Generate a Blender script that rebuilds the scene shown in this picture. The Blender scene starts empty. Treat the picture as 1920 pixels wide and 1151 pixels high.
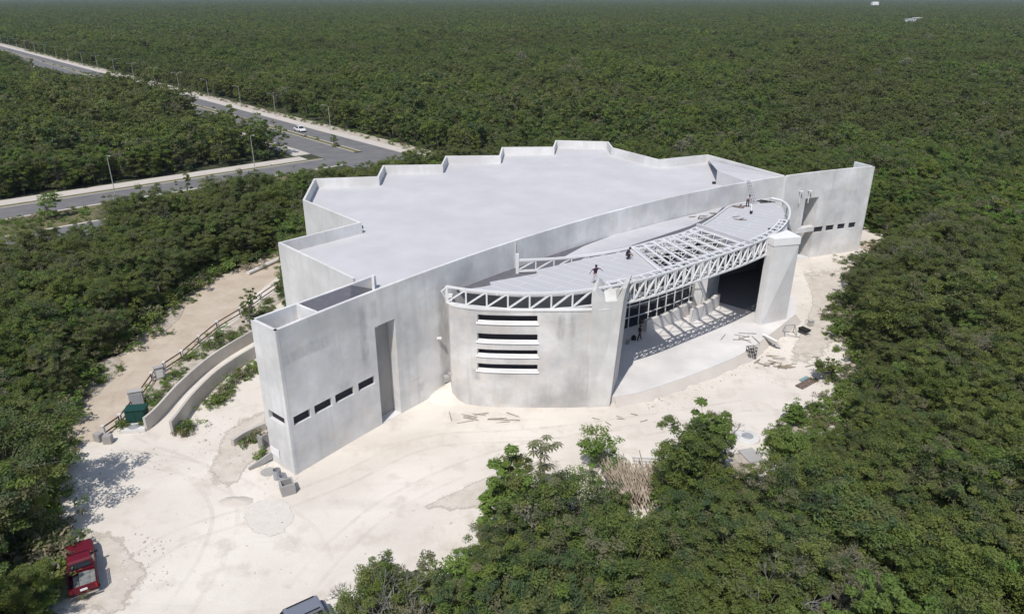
import bpy, bmesh, math, random
import numpy as np
from mathutils import Vector, Matrix
from mathutils.geometry import tessellate_polygon
R = math.radians
random.seed(7); rng = np.random.default_rng(7)
S = bpy.context.scene
COL = S.collection

# ------------------------------------------------------------------ camera, light, exposure
FP, CX, CY, CAMH = 1360., 960., 575.5, 34.
PITCH = math.atan(583.5/FP)
cam_d = bpy.data.cameras.new('camera'); cam = bpy.data.objects.new('camera', cam_d); COL.objects.link(cam)
cam.location = (0, 0, CAMH); cam.rotation_euler = (math.pi/2-PITCH, 0, 0)
cam_d.sensor_width = 36; cam_d.lens = 36*FP/1920
cam_d.clip_start = .5; cam_d.clip_end = 20000
S.camera = cam
S.render.resolution_x = 1024; S.render.resolution_y = 613
SUN_EL, SUN_AZ = R(57.5), R(19)          # azimuth: from behind the camera, turned to its left
sdir = Vector((-math.sin(SUN_AZ)*math.cos(SUN_EL), -math.cos(SUN_AZ)*math.cos(SUN_EL), math.sin(SUN_EL)))
sun_d = bpy.data.lights.new('sun', 'SUN'); sun = bpy.data.objects.new('sun', sun_d); COL.objects.link(sun)
sun_d.energy = 3.8; sun_d.angle = R(.5); sun_d.color = (1, .955, .89)
sun.rotation_euler = (-sdir).to_track_quat('-Z', 'Y').to_euler()
W = bpy.data.worlds.new("World"); S.world = W; W.use_nodes = True
wn = W.node_tree.nodes; wl = W.node_tree.links
sky = wn.new('ShaderNodeTexSky'); sky.sky_type = 'NISHITA'; sky.sun_disc = False
sky.sun_elevation = SUN_EL; sky.sun_rotation = math.atan2(sdir.x, sdir.y)
wl.new(sky.outputs[0], wn['Background'].inputs[0]); wn['Background'].inputs[1].default_value = .12
S.view_settings.view_transform = 'Standard'; S.view_settings.look = 'None'
S.view_settings.exposure = 0.0; S.view_settings.gamma = 1
S.cycles.max_bounces = 6; S.cycles.diffuse_bounces = 3; S.cycles.volume_bounces = 0

# ------------------------------------------------------------------ helpers
def ray(px, py):
    r = (px-CX)/FP; d = (py-CY)/FP
    return r, math.cos(PITCH)-d*math.sin(PITCH), -math.sin(PITCH)-d*math.cos(PITCH)
def G(px, py, z=0.):
    a, b, c = ray(px, py); t = (z-CAMH)/c
    return (a*t, b*t)
def project(x, y, z):
    c, s = math.cos(PITCH), math.sin(PITCH); dz = z-CAMH
    zz = y*c-dz*s; up = y*s+dz*c
    return CX+FP*x/zz, CY-FP*up/zz, zz
def hit(px, py, path):
    a, b, c = ray(px, py); u = 0; best = None
    for (p, q) in zip(path[:-1], path[1:]):
        L = math.dist(p, q); dx, dy = q[0]-p[0], q[1]-p[1]
        den = a*dy-b*dx
        if abs(den) > 1e-9:
            t = (p[0]*dy-p[1]*dx)/den
            s = ((a*t-p[0])*dx+(b*t-p[1])*dy)/(L*L)
            if -.001 <= s <= 1.001 and t > 0 and (best is None or t < best[0]): best = (t, u+s*L, CAMH+c*t)
        u += L
    return best[1], best[2]
def cr(pts, n=8):                       # Catmull-Rom
    P = [pts[0]]+list(pts)+[pts[-1]]; out = []
    for i in range(1, len(P)-2):
        a, b, c, d = [np.array(v, float) for v in P[i-1:i+3]]
        for k in range(n):
            t = k/n
            out.append(tuple(.5*((2*b)+(c-a)*t+(2*a-5*b+4*c-d)*t*t+(3*b-a-3*c+d)*t**3)))
    out.append(tuple(map(float, pts[-1]))); return out
def resample(path, step):
    L = [0]
    for p, q in zip(path[:-1], path[1:]): L.append(L[-1]+math.dist(p, q))
    n = max(1, round(L[-1]/step)); out = []
    for k in range(n+1):
        u = L[-1]*k/n; i = min(max(np.searchsorted(L, u)-1, 0), len(path)-2)
        t = (u-L[i])/max(1e-9, L[i+1]-L[i]); out.append(tuple(path[i][j]+(path[i+1][j]-path[i][j])*t for j in range(len(path[0]))))
    return out
def offset(path, d):                    # mitred offset to the left
    out = []; n = len(path)
    for i in range(n):
        v1 = Vector(path[i])-Vector(path[i-1]) if i > 0 else None
        v2 = Vector(path[i+1])-Vector(path[i]) if i < n-1 else None
        if v1 is None: v1 = v2
        if v2 is None: v2 = v1
        v1 = v1.normalized(); v2 = v2.normalized()
        n1 = Vector((-v1.y, v1.x)); n2 = Vector((-v2.y, v2.x)); m = (n1+n2)
        m = m/max(.35, m.length_squared)*2
        out.append((path[i][0]+m.x*d, path[i][1]+m.y*d))
    return out
def put(name, me, mats, parent=None, loc=None, rot=None):
    o = bpy.data.objects.new(name, me); COL.objects.link(o)
    for m in (mats if isinstance(mats, (list, tuple)) else [mats]): me.materials.append(m)
    if parent: o.parent = parent
    if loc: o.location = loc
    if rot: o.rotation_euler = rot
    return o
def tag(o, label=None, cat=None, group=None, kind=None):
    if label: o['label'] = label
    if cat: o['category'] = cat
    if group: o['group'] = group
    if kind: o['kind'] = kind
    return o
def thing(name, label, cat, loc=(0, 0, 0), rz=0, group=None):
    o = bpy.data.objects.new(name, None); COL.objects.link(o); o.location = loc; o.rotation_euler = (0, 0, rz)
    o.empty_display_size = .3
    return tag(o, label, cat, group)
def dup(root, loc, rz=0, sc=1, label=None, group=None):
    def cp(o, par):
        c = o.copy(); COL.objects.link(c); c.parent = par
        for ch in list(o.children): cp(ch, c)
        return c
    kids = list(root.children)
    r = root.copy(); COL.objects.link(r); r.location = loc; r.rotation_euler = (0, 0, rz)
    r.scale = sc if isinstance(sc, (tuple, list)) else (sc, sc, sc)
    for ch in kids: cp(ch, r)
    if label: r['label'] = label
    if group: r['group'] = group
    return r
class MB:
    def __init__(s): s.v = []; s.f = []; s.mi = []
    def add(s, vs, fs, mi=0):
        b = len(s.v); s.v += [tuple(v) for v in vs]; s.f += [tuple(b+i for i in f) for f in fs]; s.mi += [mi]*len(fs); return s
    def box(s, c, d, rz=0, M=None, mi=0, taper=0):
        x, y, z = d[0]/2, d[1]/2, d[2]/2; t = 1-taper
        vs = [Vector(v) for v in ((-x,-y,-z),(x,-y,-z),(x,y,-z),(-x,y,-z),(-x*t,-y*t,z),(x*t,-y*t,z),(x*t,y*t,z),(-x*t,y*t,z))]
        if M is None: M = Matrix.Rotation(rz, 4, 'Z')
        vs = [M @ v+Vector(c) for v in vs]
        return s.add(vs, [(3,2,1,0),(4,5,6,7),(0,1,5,4),(1,2,6,5),(2,3,7,6),(3,0,4,7)], mi)
    def bar(s, a, b, w=.1, h=None, mi=0):
        a, b = Vector(a), Vector(b); h = h or w; d = b-a; L = d.length
        if L < 1e-6: return s
        d.normalize(); up = Vector((0, 0, 1)) if abs(d.z) < .95 else Vector((0, 1, 0))
        x = d.cross(up).normalized(); y = x.cross(d).normalized()
        vs = []
        for e in (a, b):
            for (i, j) in ((-1,-1),(1,-1),(1,1),(-1,1)): vs.append(e+x*(i*w/2)+y*(j*h/2))
        return s.add(vs, [(0,1,2,3),(7,6,5,4),(0,4,5,1),(1,5,6,2),(2,6,7,3),(3,7,4,0)], mi)
    def tube(s, a, b, r, r2=None, n=8, mi=0, caps=True):
        a, b = Vector(a), Vector(b); r2 = r if r2 is None else r2; d = (b-a)
        if d.length < 1e-6: return s
        d.normalize(); up = Vector((0, 0, 1)) if abs(d.z) < .95 else Vector((1, 0, 0))
        x = d.cross(up).normalized(); y = x.cross(d).normalized(); vs = []
        for (e, q) in ((a, r), (b, r2)):
            for k in range(n):
                t = 2*math.pi*k/n; vs.append(e+x*(q*math.cos(t))+y*(q*math.sin(t)))
        fs = [(k, n+k, n+(k+1) % n, (k+1) % n) for k in range(n)]
        if caps: fs += [tuple(range(n)), tuple(reversed(range(n, 2*n)))]
        return s.add(vs, fs, mi)
    def lathe(s, prof, c=(0, 0, 0), n=20, mi=0):
        vs = []; fs = []
        for (r, z) in prof:
            for k in range(n):
                t = 2*math.pi*k/n; vs.append((c[0]+r*math.cos(t), c[1]+r*math.sin(t), c[2]+z))
        for i in range(len(prof)-1):
            for k in range(n): fs.append((i*n+k, i*n+(k+1) % n, (i+1)*n+(k+1) % n, (i+1)*n+k))
        return s.add(vs, fs, mi)
    def prism(s, poly, z0, z1, mi=0, top=True, bottom=True):
        n = len(poly); vs = [(p[0], p[1], z0) for p in poly]+[(p[0], p[1], z1) for p in poly]; fs = []
        tri = tessellate_polygon([[Vector((p[0], p[1], 0)) for p in poly]])
        for t in tri:
            a, b, c = [poly[i] for i in t]
            cr_ = (b[0]-a[0])*(c[1]-a[1])-(b[1]-a[1])*(c[0]-a[0])
            t = t if cr_ > 0 else (t[0], t[2], t[1])
            if top: fs.append(tuple(i+n for i in t))
            if bottom: fs.append((t[0], t[2], t[1]))
        area = sum(poly[i][0]*poly[(i+1) % n][1]-poly[(i+1) % n][0]*poly[i][1] for i in range(n))
        for i in range(n):
            j = (i+1) % n
            if abs(z1-z0) > 1e-6: fs.append((i, j, n+j, n+i) if area > 0 else (j, i, n+i, n+j))
        return s.add(vs, fs, mi)
    def sidewall(s, path, z0, z1, th, mi=0):   # wall along an open path, thickness to the left
        q = offset(path, th); n = len(path); vs = []
        for p in path: vs += [(p[0], p[1], z0), (p[0], p[1], z1)]
        for p in q: vs += [(p[0], p[1], z0), (p[0], p[1], z1)]
        fs = []
        for i in range(n-1):
            a = 2*i; b = 2*n+2*i
            fs += [(a, a+2, a+3, a+1), (b+2, b, b+1, b+3), (a+1, a+3, b+3, b+1), (a+2, a, b, b+2)]
        fs += [(0, 1, 2*n+1, 2*n), (2*n-1, 2*n-2, 4*n-2, 4*n-1)]
        return s.add(vs, fs, mi)
    def build(s, name, mat, parent=None, smooth=False, bevel=0, loc=None, rot=None):
        me = bpy.data.meshes.new(name); me.from_pydata(s.v, [], s.f); me.update()
        if any(s.mi): me.polygons.foreach_set('material_index', s.mi)
        if bevel:
            bm = bmesh.new(); bm.from_mesh(me); bmesh.ops.remove_doubles(bm, verts=bm.verts, dist=1e-4)
            bmesh.ops.bevel(bm, geom=[e for e in bm.edges if len(e.link_faces) == 2 and e.calc_face_angle(0) > .5], offset=bevel, segments=2, affect='EDGES')
            bm.to_mesh(me); bm.free()
        if smooth: me.shade_smooth()
        return put(name, me, mat, parent, loc, rot)

def wall_holes(path, z0, z1, th, holes, n_in=1):
    """front skin with holes (u0,u1,za,zb,depth), back skin, caps, reveals. returns (wall MB, [pane MB per hole])"""
    L = [0]
    for p, q in zip(path[:-1], path[1:]): L.append(L[-1]+math.dist(p, q))
    us = sorted(set([round(v, 4) for v in L]+[round(h[k], 4) for h in holes for k in (0, 1)]))
    zs = sorted(set([z0, z1]+[h[k] for h in holes for k in (2, 3)]))
    inn = offset(path, 1.0)
    def pt(u, d=0.):
        i = min(max(int(np.searchsorted(L, u, side='right'))-1, 0), len(path)-2)
        t = (u-L[i])/(L[i+1]-L[i])
        x = path[i][0]+(path[i+1][0]-path[i][0])*t; y = path[i][1]+(path[i+1][1]-path[i][1])*t
        if d:
            x2 = inn[i][0]+(inn[i+1][0]-inn[i][0])*t; y2 = inn[i][1]+(inn[i+1][1]-inn[i][1])*t
            x += (x2-x)*d; y += (y2-y)*d
        return x, y
    m = MB()
    def quad(mb, a, b, c, d): mb.add([a, b, c, d], [(0, 1, 2, 3)])
    def P(u, d, z): x, y = pt(u, d); return (x, y, z)
    for ua, ub in zip(us[:-1], us[1:]):
        if ub-ua < 1e-4: continue
        um = (ua+ub)/2
        for za, zb in zip(zs[:-1], zs[1:]):
            zm = (za+zb)/2
            if not any(h[0] < um < h[1] and h[2] < zm < h[3] for h in holes):
                quad(m, P(ua, 0, za), P(ub, 0, za), P(ub, 0, zb), P(ua, 0, zb))
                quad(m, P(ub, th, za), P(ua, th, za), P(ua, th, zb), P(ub, th, zb))
        quad(m, P(ua, 0, z1), P(ub, 0, z1), P(ub, th, z1), P(ua, th, z1))
    for u in (us[0], us[-1]): quad(m, P(u, 0, z0), P(u, 0, z1), P(u, th, z1), P(u, th, z0))
    panes = []
    for (u0, u1, za, zb, dp) in holes:
        seg = [u for u in us if u0-1e-3 <= u <= u1+1e-3]; pm = MB()
        for ua, ub in zip(seg[:-1], seg[1:]):
            if ub-ua < 1e-4: continue
            quad(m, P(ua, 0, za), P(ua, dp, za), P(ub, dp, za), P(ub, 0, za))
            quad(m, P(ua, 0, zb), P(ub, 0, zb), P(ub, dp, zb), P(ua, dp, zb))
            quad(pm, P(ua, dp-.02, za), P(ub, dp-.02, za), P(ub, dp-.02, zb), P(ua, dp-.02, zb))
        for u in (u0, u1): quad(m, P(u, 0, za), P(u, 0, zb), P(u, dp, zb), P(u, dp, za))
        panes.append(pm)
    return m, panes, pt

# ------------------------------------------------------------------ materials
def mat(name, col, rough=.8, metal=0, spec=.3):
    m = bpy.data.materials.new(name); m.use_nodes = True; b = m.node_tree.nodes['Principled BSDF']
    b.inputs['Base Color'].default_value = (*col, 1); b.inputs['Roughness'].default_value = rough
    b.inputs['Metallic'].default_value = metal; b.inputs['Specular IOR Level'].default_value = spec
    return m
class NT:
    def __init__(s, m): s.nt = m.node_tree; s.n = s.nt.nodes; s.l = s.nt.links; s.b = s.n['Principled BSDF']
    def node(s, t, **k):
        n = s.n.new(t)
        for a, v in k.items(): setattr(n, a, v)
        return n
    def pos(s, scale=(1, 1, 1), obj=False):
        g = s.node('ShaderNodeNewGeometry') if not obj else s.node('ShaderNodeTexCoord')
        mp = s.node('ShaderNodeMapping'); mp.inputs['Scale'].default_value = scale
        s.l.new(g.outputs['Position' if not obj else 'Object'], mp.inputs[0]); return mp.outputs[0]
    def noise(s, vec, sc, det=4, rough=.55, dist=0):
        n = s.node('ShaderNodeTexNoise'); n.inputs['Scale'].default_value = sc; n.inputs['Detail'].default_value = det
        n.inputs['Roughness'].default_value = rough; n.inputs['Distortion'].default_value = dist
        s.l.new(vec, n.inputs['Vector']); return n.outputs[0]
    def ramp(s, fac, stops):
        r = s.node('ShaderNodeValToRGB'); e = r.color_ramp.elements
        while len(e) < len(stops): e.new(.5)
        for i, (p, c) in enumerate(stops):
            e[i].position = p; e[i].color = (*c, 1) if not isinstance(c, (int, float)) else (c, c, c, 1)
        s.l.new(fac, r.inputs[0]); return r.outputs[0]
    def mix(s, fac, a, b, mode='MIX'):
        m = s.node('ShaderNodeMix', data_type='RGBA', blend_type=mode)
        for sock, v in ((m.inputs[0], fac), (m.inputs[6], a), (m.inputs[7], b)):
            if hasattr(v, 'links'): s.l.new(v, sock)
            elif isinstance(v, (int, float)): sock.default_value = v
            else: sock.default_value = (*v, 1)
        return m.outputs[2]
    def math(s, op, a, b=0.):
        m = s.node('ShaderNodeMath', operation=op)
        for i, v in enumerate((a, b)):
            if hasattr(v, 'links'): s.l.new(v, m.inputs[i])
            else: m.inputs[i].default_value = v
        return m.outputs[0]
    def col(s, c): s.l.new(c, s.b.inputs['Base Color'])
    def bump(s, h, st=.3, d=.05):
        b = s.node('ShaderNodeBump'); b.inputs['Strength'].default_value = st; b.inputs['Distance'].default_value = d
        s.l.new(h, b.inputs['Height']); s.l.new(b.outputs[0], s.b.inputs['Normal'])

def concrete(name, base, stain=.35, streak=.35, marks=()):
    m = mat(name, base, .9, spec=.15); t = NT(m)
    p = t.pos(); big = t.noise(p, .22, 5, .6); mid = t.noise(p, 1.3, 5, .65)
    st = t.noise(t.pos((1.1, 1.1, .07)), 1.0, 5, .6)       # runs down the wall
    fine = t.noise(p, 14, 3, .6)
    dark = tuple(v*.62 for v in base); lite = tuple(min(.9, v*1.1) for v in base)
    c = t.mix(t.ramp(big, [(.36, 0.), (.66, 1.)]), tuple(v*(1-.42*stain) for v in base), lite)
    c = t.mix(t.math('MULTIPLY', t.ramp(st, [(.54, 0.), (.74, 1.)]), streak), c, dark)
    pat = t.ramp(mid, [(.56, 0.), (.76, 1.)]); c = t.mix(t.math('MULTIPLY', pat, stain*.6), c, (base[0]*.8, base[1]*.76, base[2]*.72))
    blot = t.noise(p, .55, 3, .5, .5); c = t.mix(t.math('MULTIPLY', t.ramp(blot, [(.5, 0.), (.62, 1.)]), stain*.45), c, (base[0]*.9, base[1]*.83, base[2]*.77))
    sm_ = t.noise(t.pos((.5, .5, 1.4)), .9, 6, .7); c = t.mix(t.math('MULTIPLY', t.ramp(sm_, [(.58, 0.), (.72, 1.)]), stain*.5), c, tuple(v*.72 for v in base))
    c = t.mix(t.math('MULTIPLY', fine, .1), c, dark)
    if marks:
        sep = t.node('ShaderNodeSeparateXYZ'); g_ = t.node('ShaderNodeNewGeometry'); t.l.new(g_.outputs['Position'], sep.inputs[0])
        wob = t.math('MULTIPLY', t.math('SUBTRACT', t.noise(t.pos((.8, .8, .8)), 1.2, 4, .7), .5), .7)
        rag = t.noise(t.pos((2.2, 2.2, .5)), 1.6, 5, .7)
        for (mx, my, hw, za, zb, st_) in marks:
            dx = t.math('SUBTRACT', sep.outputs[0], mx); dy = t.math('SUBTRACT', sep.outputs[1], my)
            dd = t.math('ADD', t.math('SQRT', t.math('ADD', t.math('MULTIPLY', dx, dx), t.math('MULTIPLY', dy, dy))), wob)
            m1 = t.ramp(t.math('DIVIDE', dd, hw), [(.35, 1.), (1., 0.)])
            zz_ = t.math('DIVIDE', t.math('ABSOLUTE', t.math('SUBTRACT', t.math('ADD', sep.outputs[2], wob), (za+zb)/2)), (zb-za)/2)
            m2_ = t.ramp(zz_, [(.6, 1.), (1., 0.)])
            mk = t.math('MULTIPLY', t.math('MULTIPLY', m1, m2_), t.math('MULTIPLY', t.ramp(rag, [(.35, .35), (.65, 1.)]), st_))
            c = t.mix(mk, c, tuple(v*.5 for v in base))
    t.col(c); t.bump(t.mix(.5, fine, mid), .25, .02)
    return m
arc_pts = [(-16.7,46.2),(-11.1,53.7),(-8.9,56.5),(-5.6,60.3),(-2.9,63.3),(.3,66.7),(5.5,71.8),(11.1,76.8),(17.3,81.9),(24.9,87.8),(29.8,90.8),(35.9,93.8),(43.2,97.2),(50.2,99.9)]
ax = np.array([p[0] for p in arc_pts]); ay = np.array([p[1] for p in arc_pts]); pc = np.polyfit(ax, ay, 4)
ARC = resample([(float(x), float(np.polyval(pc, x))) for x in np.linspace(-16.7, 50.2, 160)], 1.1)
def arc_y(x): return float(np.polyval(pc, x))
def mark(px, y0, y1, hw, st_):
    u_, z1_ = hit(px, y0, ARC); _, z0_ = hit(px+ (y1-y0)*.14*(960-px)/445, y1, ARC)
    L_ = 0
    for p_, q_ in zip(ARC[:-1], ARC[1:]):
        d_ = math.dist(p_, q_)
        if L_+d_ >= u_: t_ = (u_-L_)/d_; return (p_[0]+(q_[0]-p_[0])*t_, p_[1]+(q_[1]-p_[1])*t_, hw, z0_, z1_, st_)
        L_ += d_
MARKS = [mark(676, 560, 700, .55, .8), mark(700, 560, 600, .5, .5), mark(590, 635, 662, 1.9, .55), mark(548, 655, 680, 1.2, .6), mark(826, 500, 712, .7, .7), mark(643, 715, 740, .8, .4), mark(575, 585, 600, .8, .3),
         mark(1487, 372, 470, 2.6, .55), mark(1560, 352, 378, 2.4, .45), mark(1600, 352, 380, 2.2, .4), mark(1570, 455, 500, 4., .35), mark(790, 715, 735, .6, .4)]
M_conc = concrete('rendered_concrete', (.75, .745, .74), .65, .45, MARKS)
M_cyl = concrete('drum_concrete', (.66, .645, .63), .9, .7, [(6.3, 56.4, 1.3, 1.0, 6.0, .45), (3.0, 56.3, .9, 0, 2.6, .5), (4.2, 56.3, .45, 6.5, 9.3, .7), (5.2, 56.3, .35, 6.8, 9.3, .7), (7.4, 56.5, .5, 5.5, 9.2, .5), (-3.2, 56.6, .5, 2.5, 3.8, .7), (0, 56.3, 1.6, 4.7, 5.3, .4), (-1, 56.4, 1.2, .2, 2.2, .3)])
M_pylon = concrete('pylon_concrete', (.64, .63, .61), .6, .5)
M_white = concrete('white_render', (.70, .69, .68), .4, .3)
M_pyl2 = concrete('bright_render', (.78, .77, .76), .3, .2)
M_sill = mat('white_sill', (.85, .84, .83), .8)
M_terr = concrete('terrace_screed', (.68, .66, .645), .3, 0)
M_tan = concrete('garden_wall_render', (.52, .49, .45), .4, .3)
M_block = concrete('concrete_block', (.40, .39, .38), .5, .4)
M_roof = concrete('roof_coating', (.515, .51, .522), .05, 0)
M_roof2 = concrete('lower_roof_coating', (.50, .50, .52), .2, 0)
def deck_mat():
    m = mat('canopy_sheet', (.53, .535, .565), .7); t = NT(m)
    p = t.pos(); n = t.noise(p, .5, 4)
    mp = t.node('ShaderNodeMapping'); mp.inputs['Rotation'].default_value = (0, 0, R(38)); t.l.new(t.node('ShaderNodeNewGeometry').outputs['Position'], mp.inputs[0])
    br = t.node('ShaderNodeTexBrick'); t.l.new(mp.outputs[0], br.inputs['Vector'])
    br.inputs['Scale'].default_value = .25; br.inputs['Mortar Size'].default_value = .008; br.inputs['Row Height'].default_value = .3; br.inputs['Brick Width'].default_value = 1.5
    br.inputs['Color1'].default_value = (.475, .472, .49, 1); br.inputs['Color2'].default_value = (.495, .492, .508, 1); br.inputs['Mortar'].default_value = (.66, .655, .66, 1)
    c = t.mix(t.ramp(n, [(.45, 0.), (.75, .35)]), br.outputs[0], (.46, .455, .45)); t.col(c); return m
M_deck = deck_mat()
def darkroof():
    m = mat('dark_waterproofing', (.10, .10, .12), .75); t = NT(m); p = t.pos()
    n = t.noise(p, 1.6, 6, .7, .6); f = t.noise(p, 6, 5, .7)
    c = t.mix(t.ramp(n, [(.5, 0.), (.7, .5)]), (.12, .118, .135), (.2, .2, .21))
    c = t.mix(t.ramp(f, [(.62, 0.), (.7, .5)]), c, (.4, .4, .42)); t.col(c); return m
M_dark = darkroof()
M_steel = mat('white_painted_steel', (.72, .715, .72), .45, spec=.4)
M_glass = mat('dark_glazing', (.02, .025, .035), .08, spec=.6)
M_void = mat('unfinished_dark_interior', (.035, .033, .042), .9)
M_hall = mat('hall_shade_surface', (.17, .17, .18), .9)  # grey darkened so the hall's shade is partly in the colour
M_grey = mat('grey_metal', (.32, .33, .35), .5)
def woodm(name, a, b, sc=3):
    m = mat(name, a, .85); t = NT(m); n = t.noise(t.pos((1, 1, 1), True), sc, 4); t.col(t.mix(t.ramp(n, [(.35, 0.), (.65, 1.)]), a, b)); return m
M_dgrey = woodm('dull_sheet', (.15, .155, .15), (.25, .26, .25), 3)
M_red = mat('worn_red_paint', (.12, .006, .018), .55, spec=.3)
M_blackr = mat('rubber', (.02, .02, .02), .85)
M_wcar = mat('white_car_paint', (.75, .75, .76), .25, spec=.5)
M_scar = mat('silver_grey_paint', (.24, .26, .31), .3, metal=.3, spec=.5)
M_chrome = mat('chrome', (.6, .6, .6), .2, metal=1)
M_lamp = mat('clear_lens', (.6, .6, .58), .2)
M_tail = mat('red_lens', (.35, .01, .01), .3)
M_green = mat('green_enamel', (.012, .055, .045), .55)
M_rust = mat('brown_steel_rail', (.10, .045, .035), .7)
M_skin = mat('skin', (.22, .11, .07), .6)
M_navy = mat('navy_cloth', (.02, .02, .05), .9)
M_purple = mat('dark_cloth', (.05, .02, .045), .9)
M_pale = mat('pale_cloth', (.55, .5, .52), .9)
M_jean = mat('jean_cloth', (.06, .08, .14), .9)
M_hair = mat('hair', (.012, .01, .009), .8)
M_paper = mat('white_board', (.8, .8, .8), .7)
M_wood = woodm('weathered_timber', (.24, .20, .17), (.40, .36, .32), 4)
M_palm = woodm('dry_palm_stalk', (.22, .17, .12), (.42, .36, .29), 1.5)
M_plank = woodm('brown_plank', (.13, .09, .075), (.22, .17, .15), 5)
M_teal = mat('teal_tarp', (.20, .33, .34), .7)
M_bark = woodm('bark', (.10, .09, .075), (.20, .185, .16), 2)
M_bare = woodm('bare_grey_twig', (.17, .165, .16), (.27, .26, .25), 2)

def leafmat(name, cols, trans=.4):
    cols = [(q[0]*1.2, q[1]*1.22, q[2]*1.15) for q in cols]
    m = mat(name, cols[0], .55, spec=.25); t = NT(m)
    oi = t.node('ShaderNodeObjectInfo'); at = t.node('ShaderNodeAttribute', attribute_name='tint')
    v = t.math('FRACT', t.math('ADD', oi.outputs['Random'], t.math('MULTIPLY', at.outputs['Fac'], .30)))
    n = len(cols); c = t.ramp(v, [(i/(n-1), tuple(1.2*q for q in k)) for i, k in enumerate(cols)])
    g = t.node('ShaderNodeNewGeometry'); reg = t.noise(g.outputs['Position'], .035, 3)
    c = t.mix(t.ramp(reg, [(.42, 0.), (.62, .4)]), c, t.mix(.6, c, (.085, .118, .058)))
    r2 = t.noise(g.outputs['Position'], .012, 2); c = t.mix(t.ramp(r2, [(.45, 0.), (.62, .45)]), c, (.145, .140, .070))
    r3 = t.noise(g.outputs['Position'], .11, 3); c = t.mix(t.ramp(r3, [(.54, 0.), (.66, .6)]), c, (.175, .215, .055))
    t.col(c)
    tr = t.node('ShaderNodeBsdfTranslucent'); t.l.new(t.mix(1., c, (1.2, 1.25, .55), 'MULTIPLY'), tr.inputs[0])
    ms = t.node('ShaderNodeMixShader'); ms.inputs[0].default_value = trans
    out = t.n['Material Output']; t.l.new(t.b.outputs[0], ms.inputs[1]); t.l.new(tr.outputs[0], ms.inputs[2]); t.l.new(ms.outputs[0], out.inputs[0])
    return m
M_leaf = leafmat('jungle_leaves', [(.075, .112, .036), (.130, .165, .036), (.046, .075, .034), (.150, .155, .052), (.055, .088, .050), (.115, .165, .030), (.165, .150, .100), (.042, .068, .030), (.170, .190, .050), (.085, .122, .038)])
M_leafb = leafmat('bright_leaves', [(.085, .15, .03), (.125, .18, .04), (.08, .13, .03)], .3)
M_leafd = leafmat('dry_leaves', [(.17, .145, .10), (.13, .12, .08), (.20, .18, .14)], .2)

M_leafk = leafmat('brownish_leaves', [(.06, .055, .035), (.08, .07, .045)], .1)
def groundmat():
    m = mat('forest_floor', (.06, .055, .035), .95); t = NT(m); p = t.pos()
    a = t.noise(p, .25, 6, .7); b = t.noise(p, 2.5, 5, .7); far = t.noise(p, .02, 6, .65)
    c = t.mix(t.ramp(a, [(.35, 0.), (.65, 1.)]), (.030, .040, .018), (.075, .070, .045))
    c = t.mix(t.ramp(b, [(.45, 0.), (.7, .7)]), c, (.05, .07, .025))
    c = t.mix(t.ramp(far, [(.4, 0.), (.7, .5)]), c, (.05, .065, .03)); t.col(c); t.bump(b, .6, .3); return m
M_ground = groundmat()
def yardmat():
    m = mat('crushed_limestone', (.62, .58, .52), .95, spec=.1); t = NT(m); p = t.pos()
    a = t.noise(p, .09, 5, .6, .4); b = t.noise(p, .45, 6, .65); f = t.noise(p, 5, 5, .7); g = t.noise(p, 22, 3, .6)
    c = t.mix(t.ramp(a, [(.36, 0.), (.62, 1.)]), (.60, .55, .49), (.715, .665, .60))
    c = t.mix(t.ramp(b, [(.52, 0.), (.74, .75)]), c, (.49, .435, .37))
    # wheel tracks sweeping across the yard
    mp = t.node('ShaderNodeMapping'); mp.inputs['Rotation'].default_value = (0, 0, R(-24)); mp.inputs['Scale'].default_value = (.12, 1, 1)
    t.l.new(p, mp.inputs[0]); tr = t.noise(mp.outputs[0], .7, 4, .6, .8)
    c = t.mix(t.ramp(tr, [(.56, 0.), (.68, .28)]), c, (.55, .51, .46))
    c = t.mix(t.ramp(f, [(.6, 0.), (.78, .5)]), c, (.46, .42, .37))
    vo = t.node('ShaderNodeTexVoronoi', feature='F1'); vo.inputs['Scale'].default_value = 1.6; t.l.new(p, vo.inputs['Vector'])
    msk = t.noise(p, .3, 4); 
    peb = t.math('MULTIPLY', t.ramp(vo.outputs['Distance'], [(.04, 1.), (.10, 0.)]), t.ramp(msk, [(.5, 0.), (.62, 1.)]))
    c = t.mix(t.math('MULTIPLY', peb, .6), c, (.33, .30, .26))
    t.col(c); t.bump(t.mix(.5, f, b), .5, .08); return m
M_yard = yardmat()
M_track = None
def dirtmat(name, a, b_, sc=.5):
    m = mat(name, a, .95, spec=.1); t = NT(m); p = t.pos(); n = t.noise(p, sc, 6, .7, .3); f = t.noise(p, 7, 4, .7)
    c = t.mix(t.ramp(n, [(.35, 0.), (.65, 1.)]), a, b_); c = t.mix(t.ramp(f, [(.55, 0.), (.75, .5)]), c, tuple(v*.75 for v in a)); t.col(c); t.bump(f, .5, .06); return m
M_dirt = dirtmat('track_dirt', (.45, .37, .29), (.55, .475, .39), .35)
M_litter = dirtmat('edge_litter', (.36, .31, .25), (.52, .47, .41), .9)
M_sand = dirtmat('damp_sand', (.53, .485, .435), (.59, .545, .49), .6)
M_side = dirtmat('pale_pavement', (.50, .455, .41), (.56, .52, .475), .3)
M_verge = dirtmat('dry_verge', (.20, .17, .10), (.12, .13, .06), .7)
M_kerb = mat('kerb', (.58, .53, .48), .9)
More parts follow.
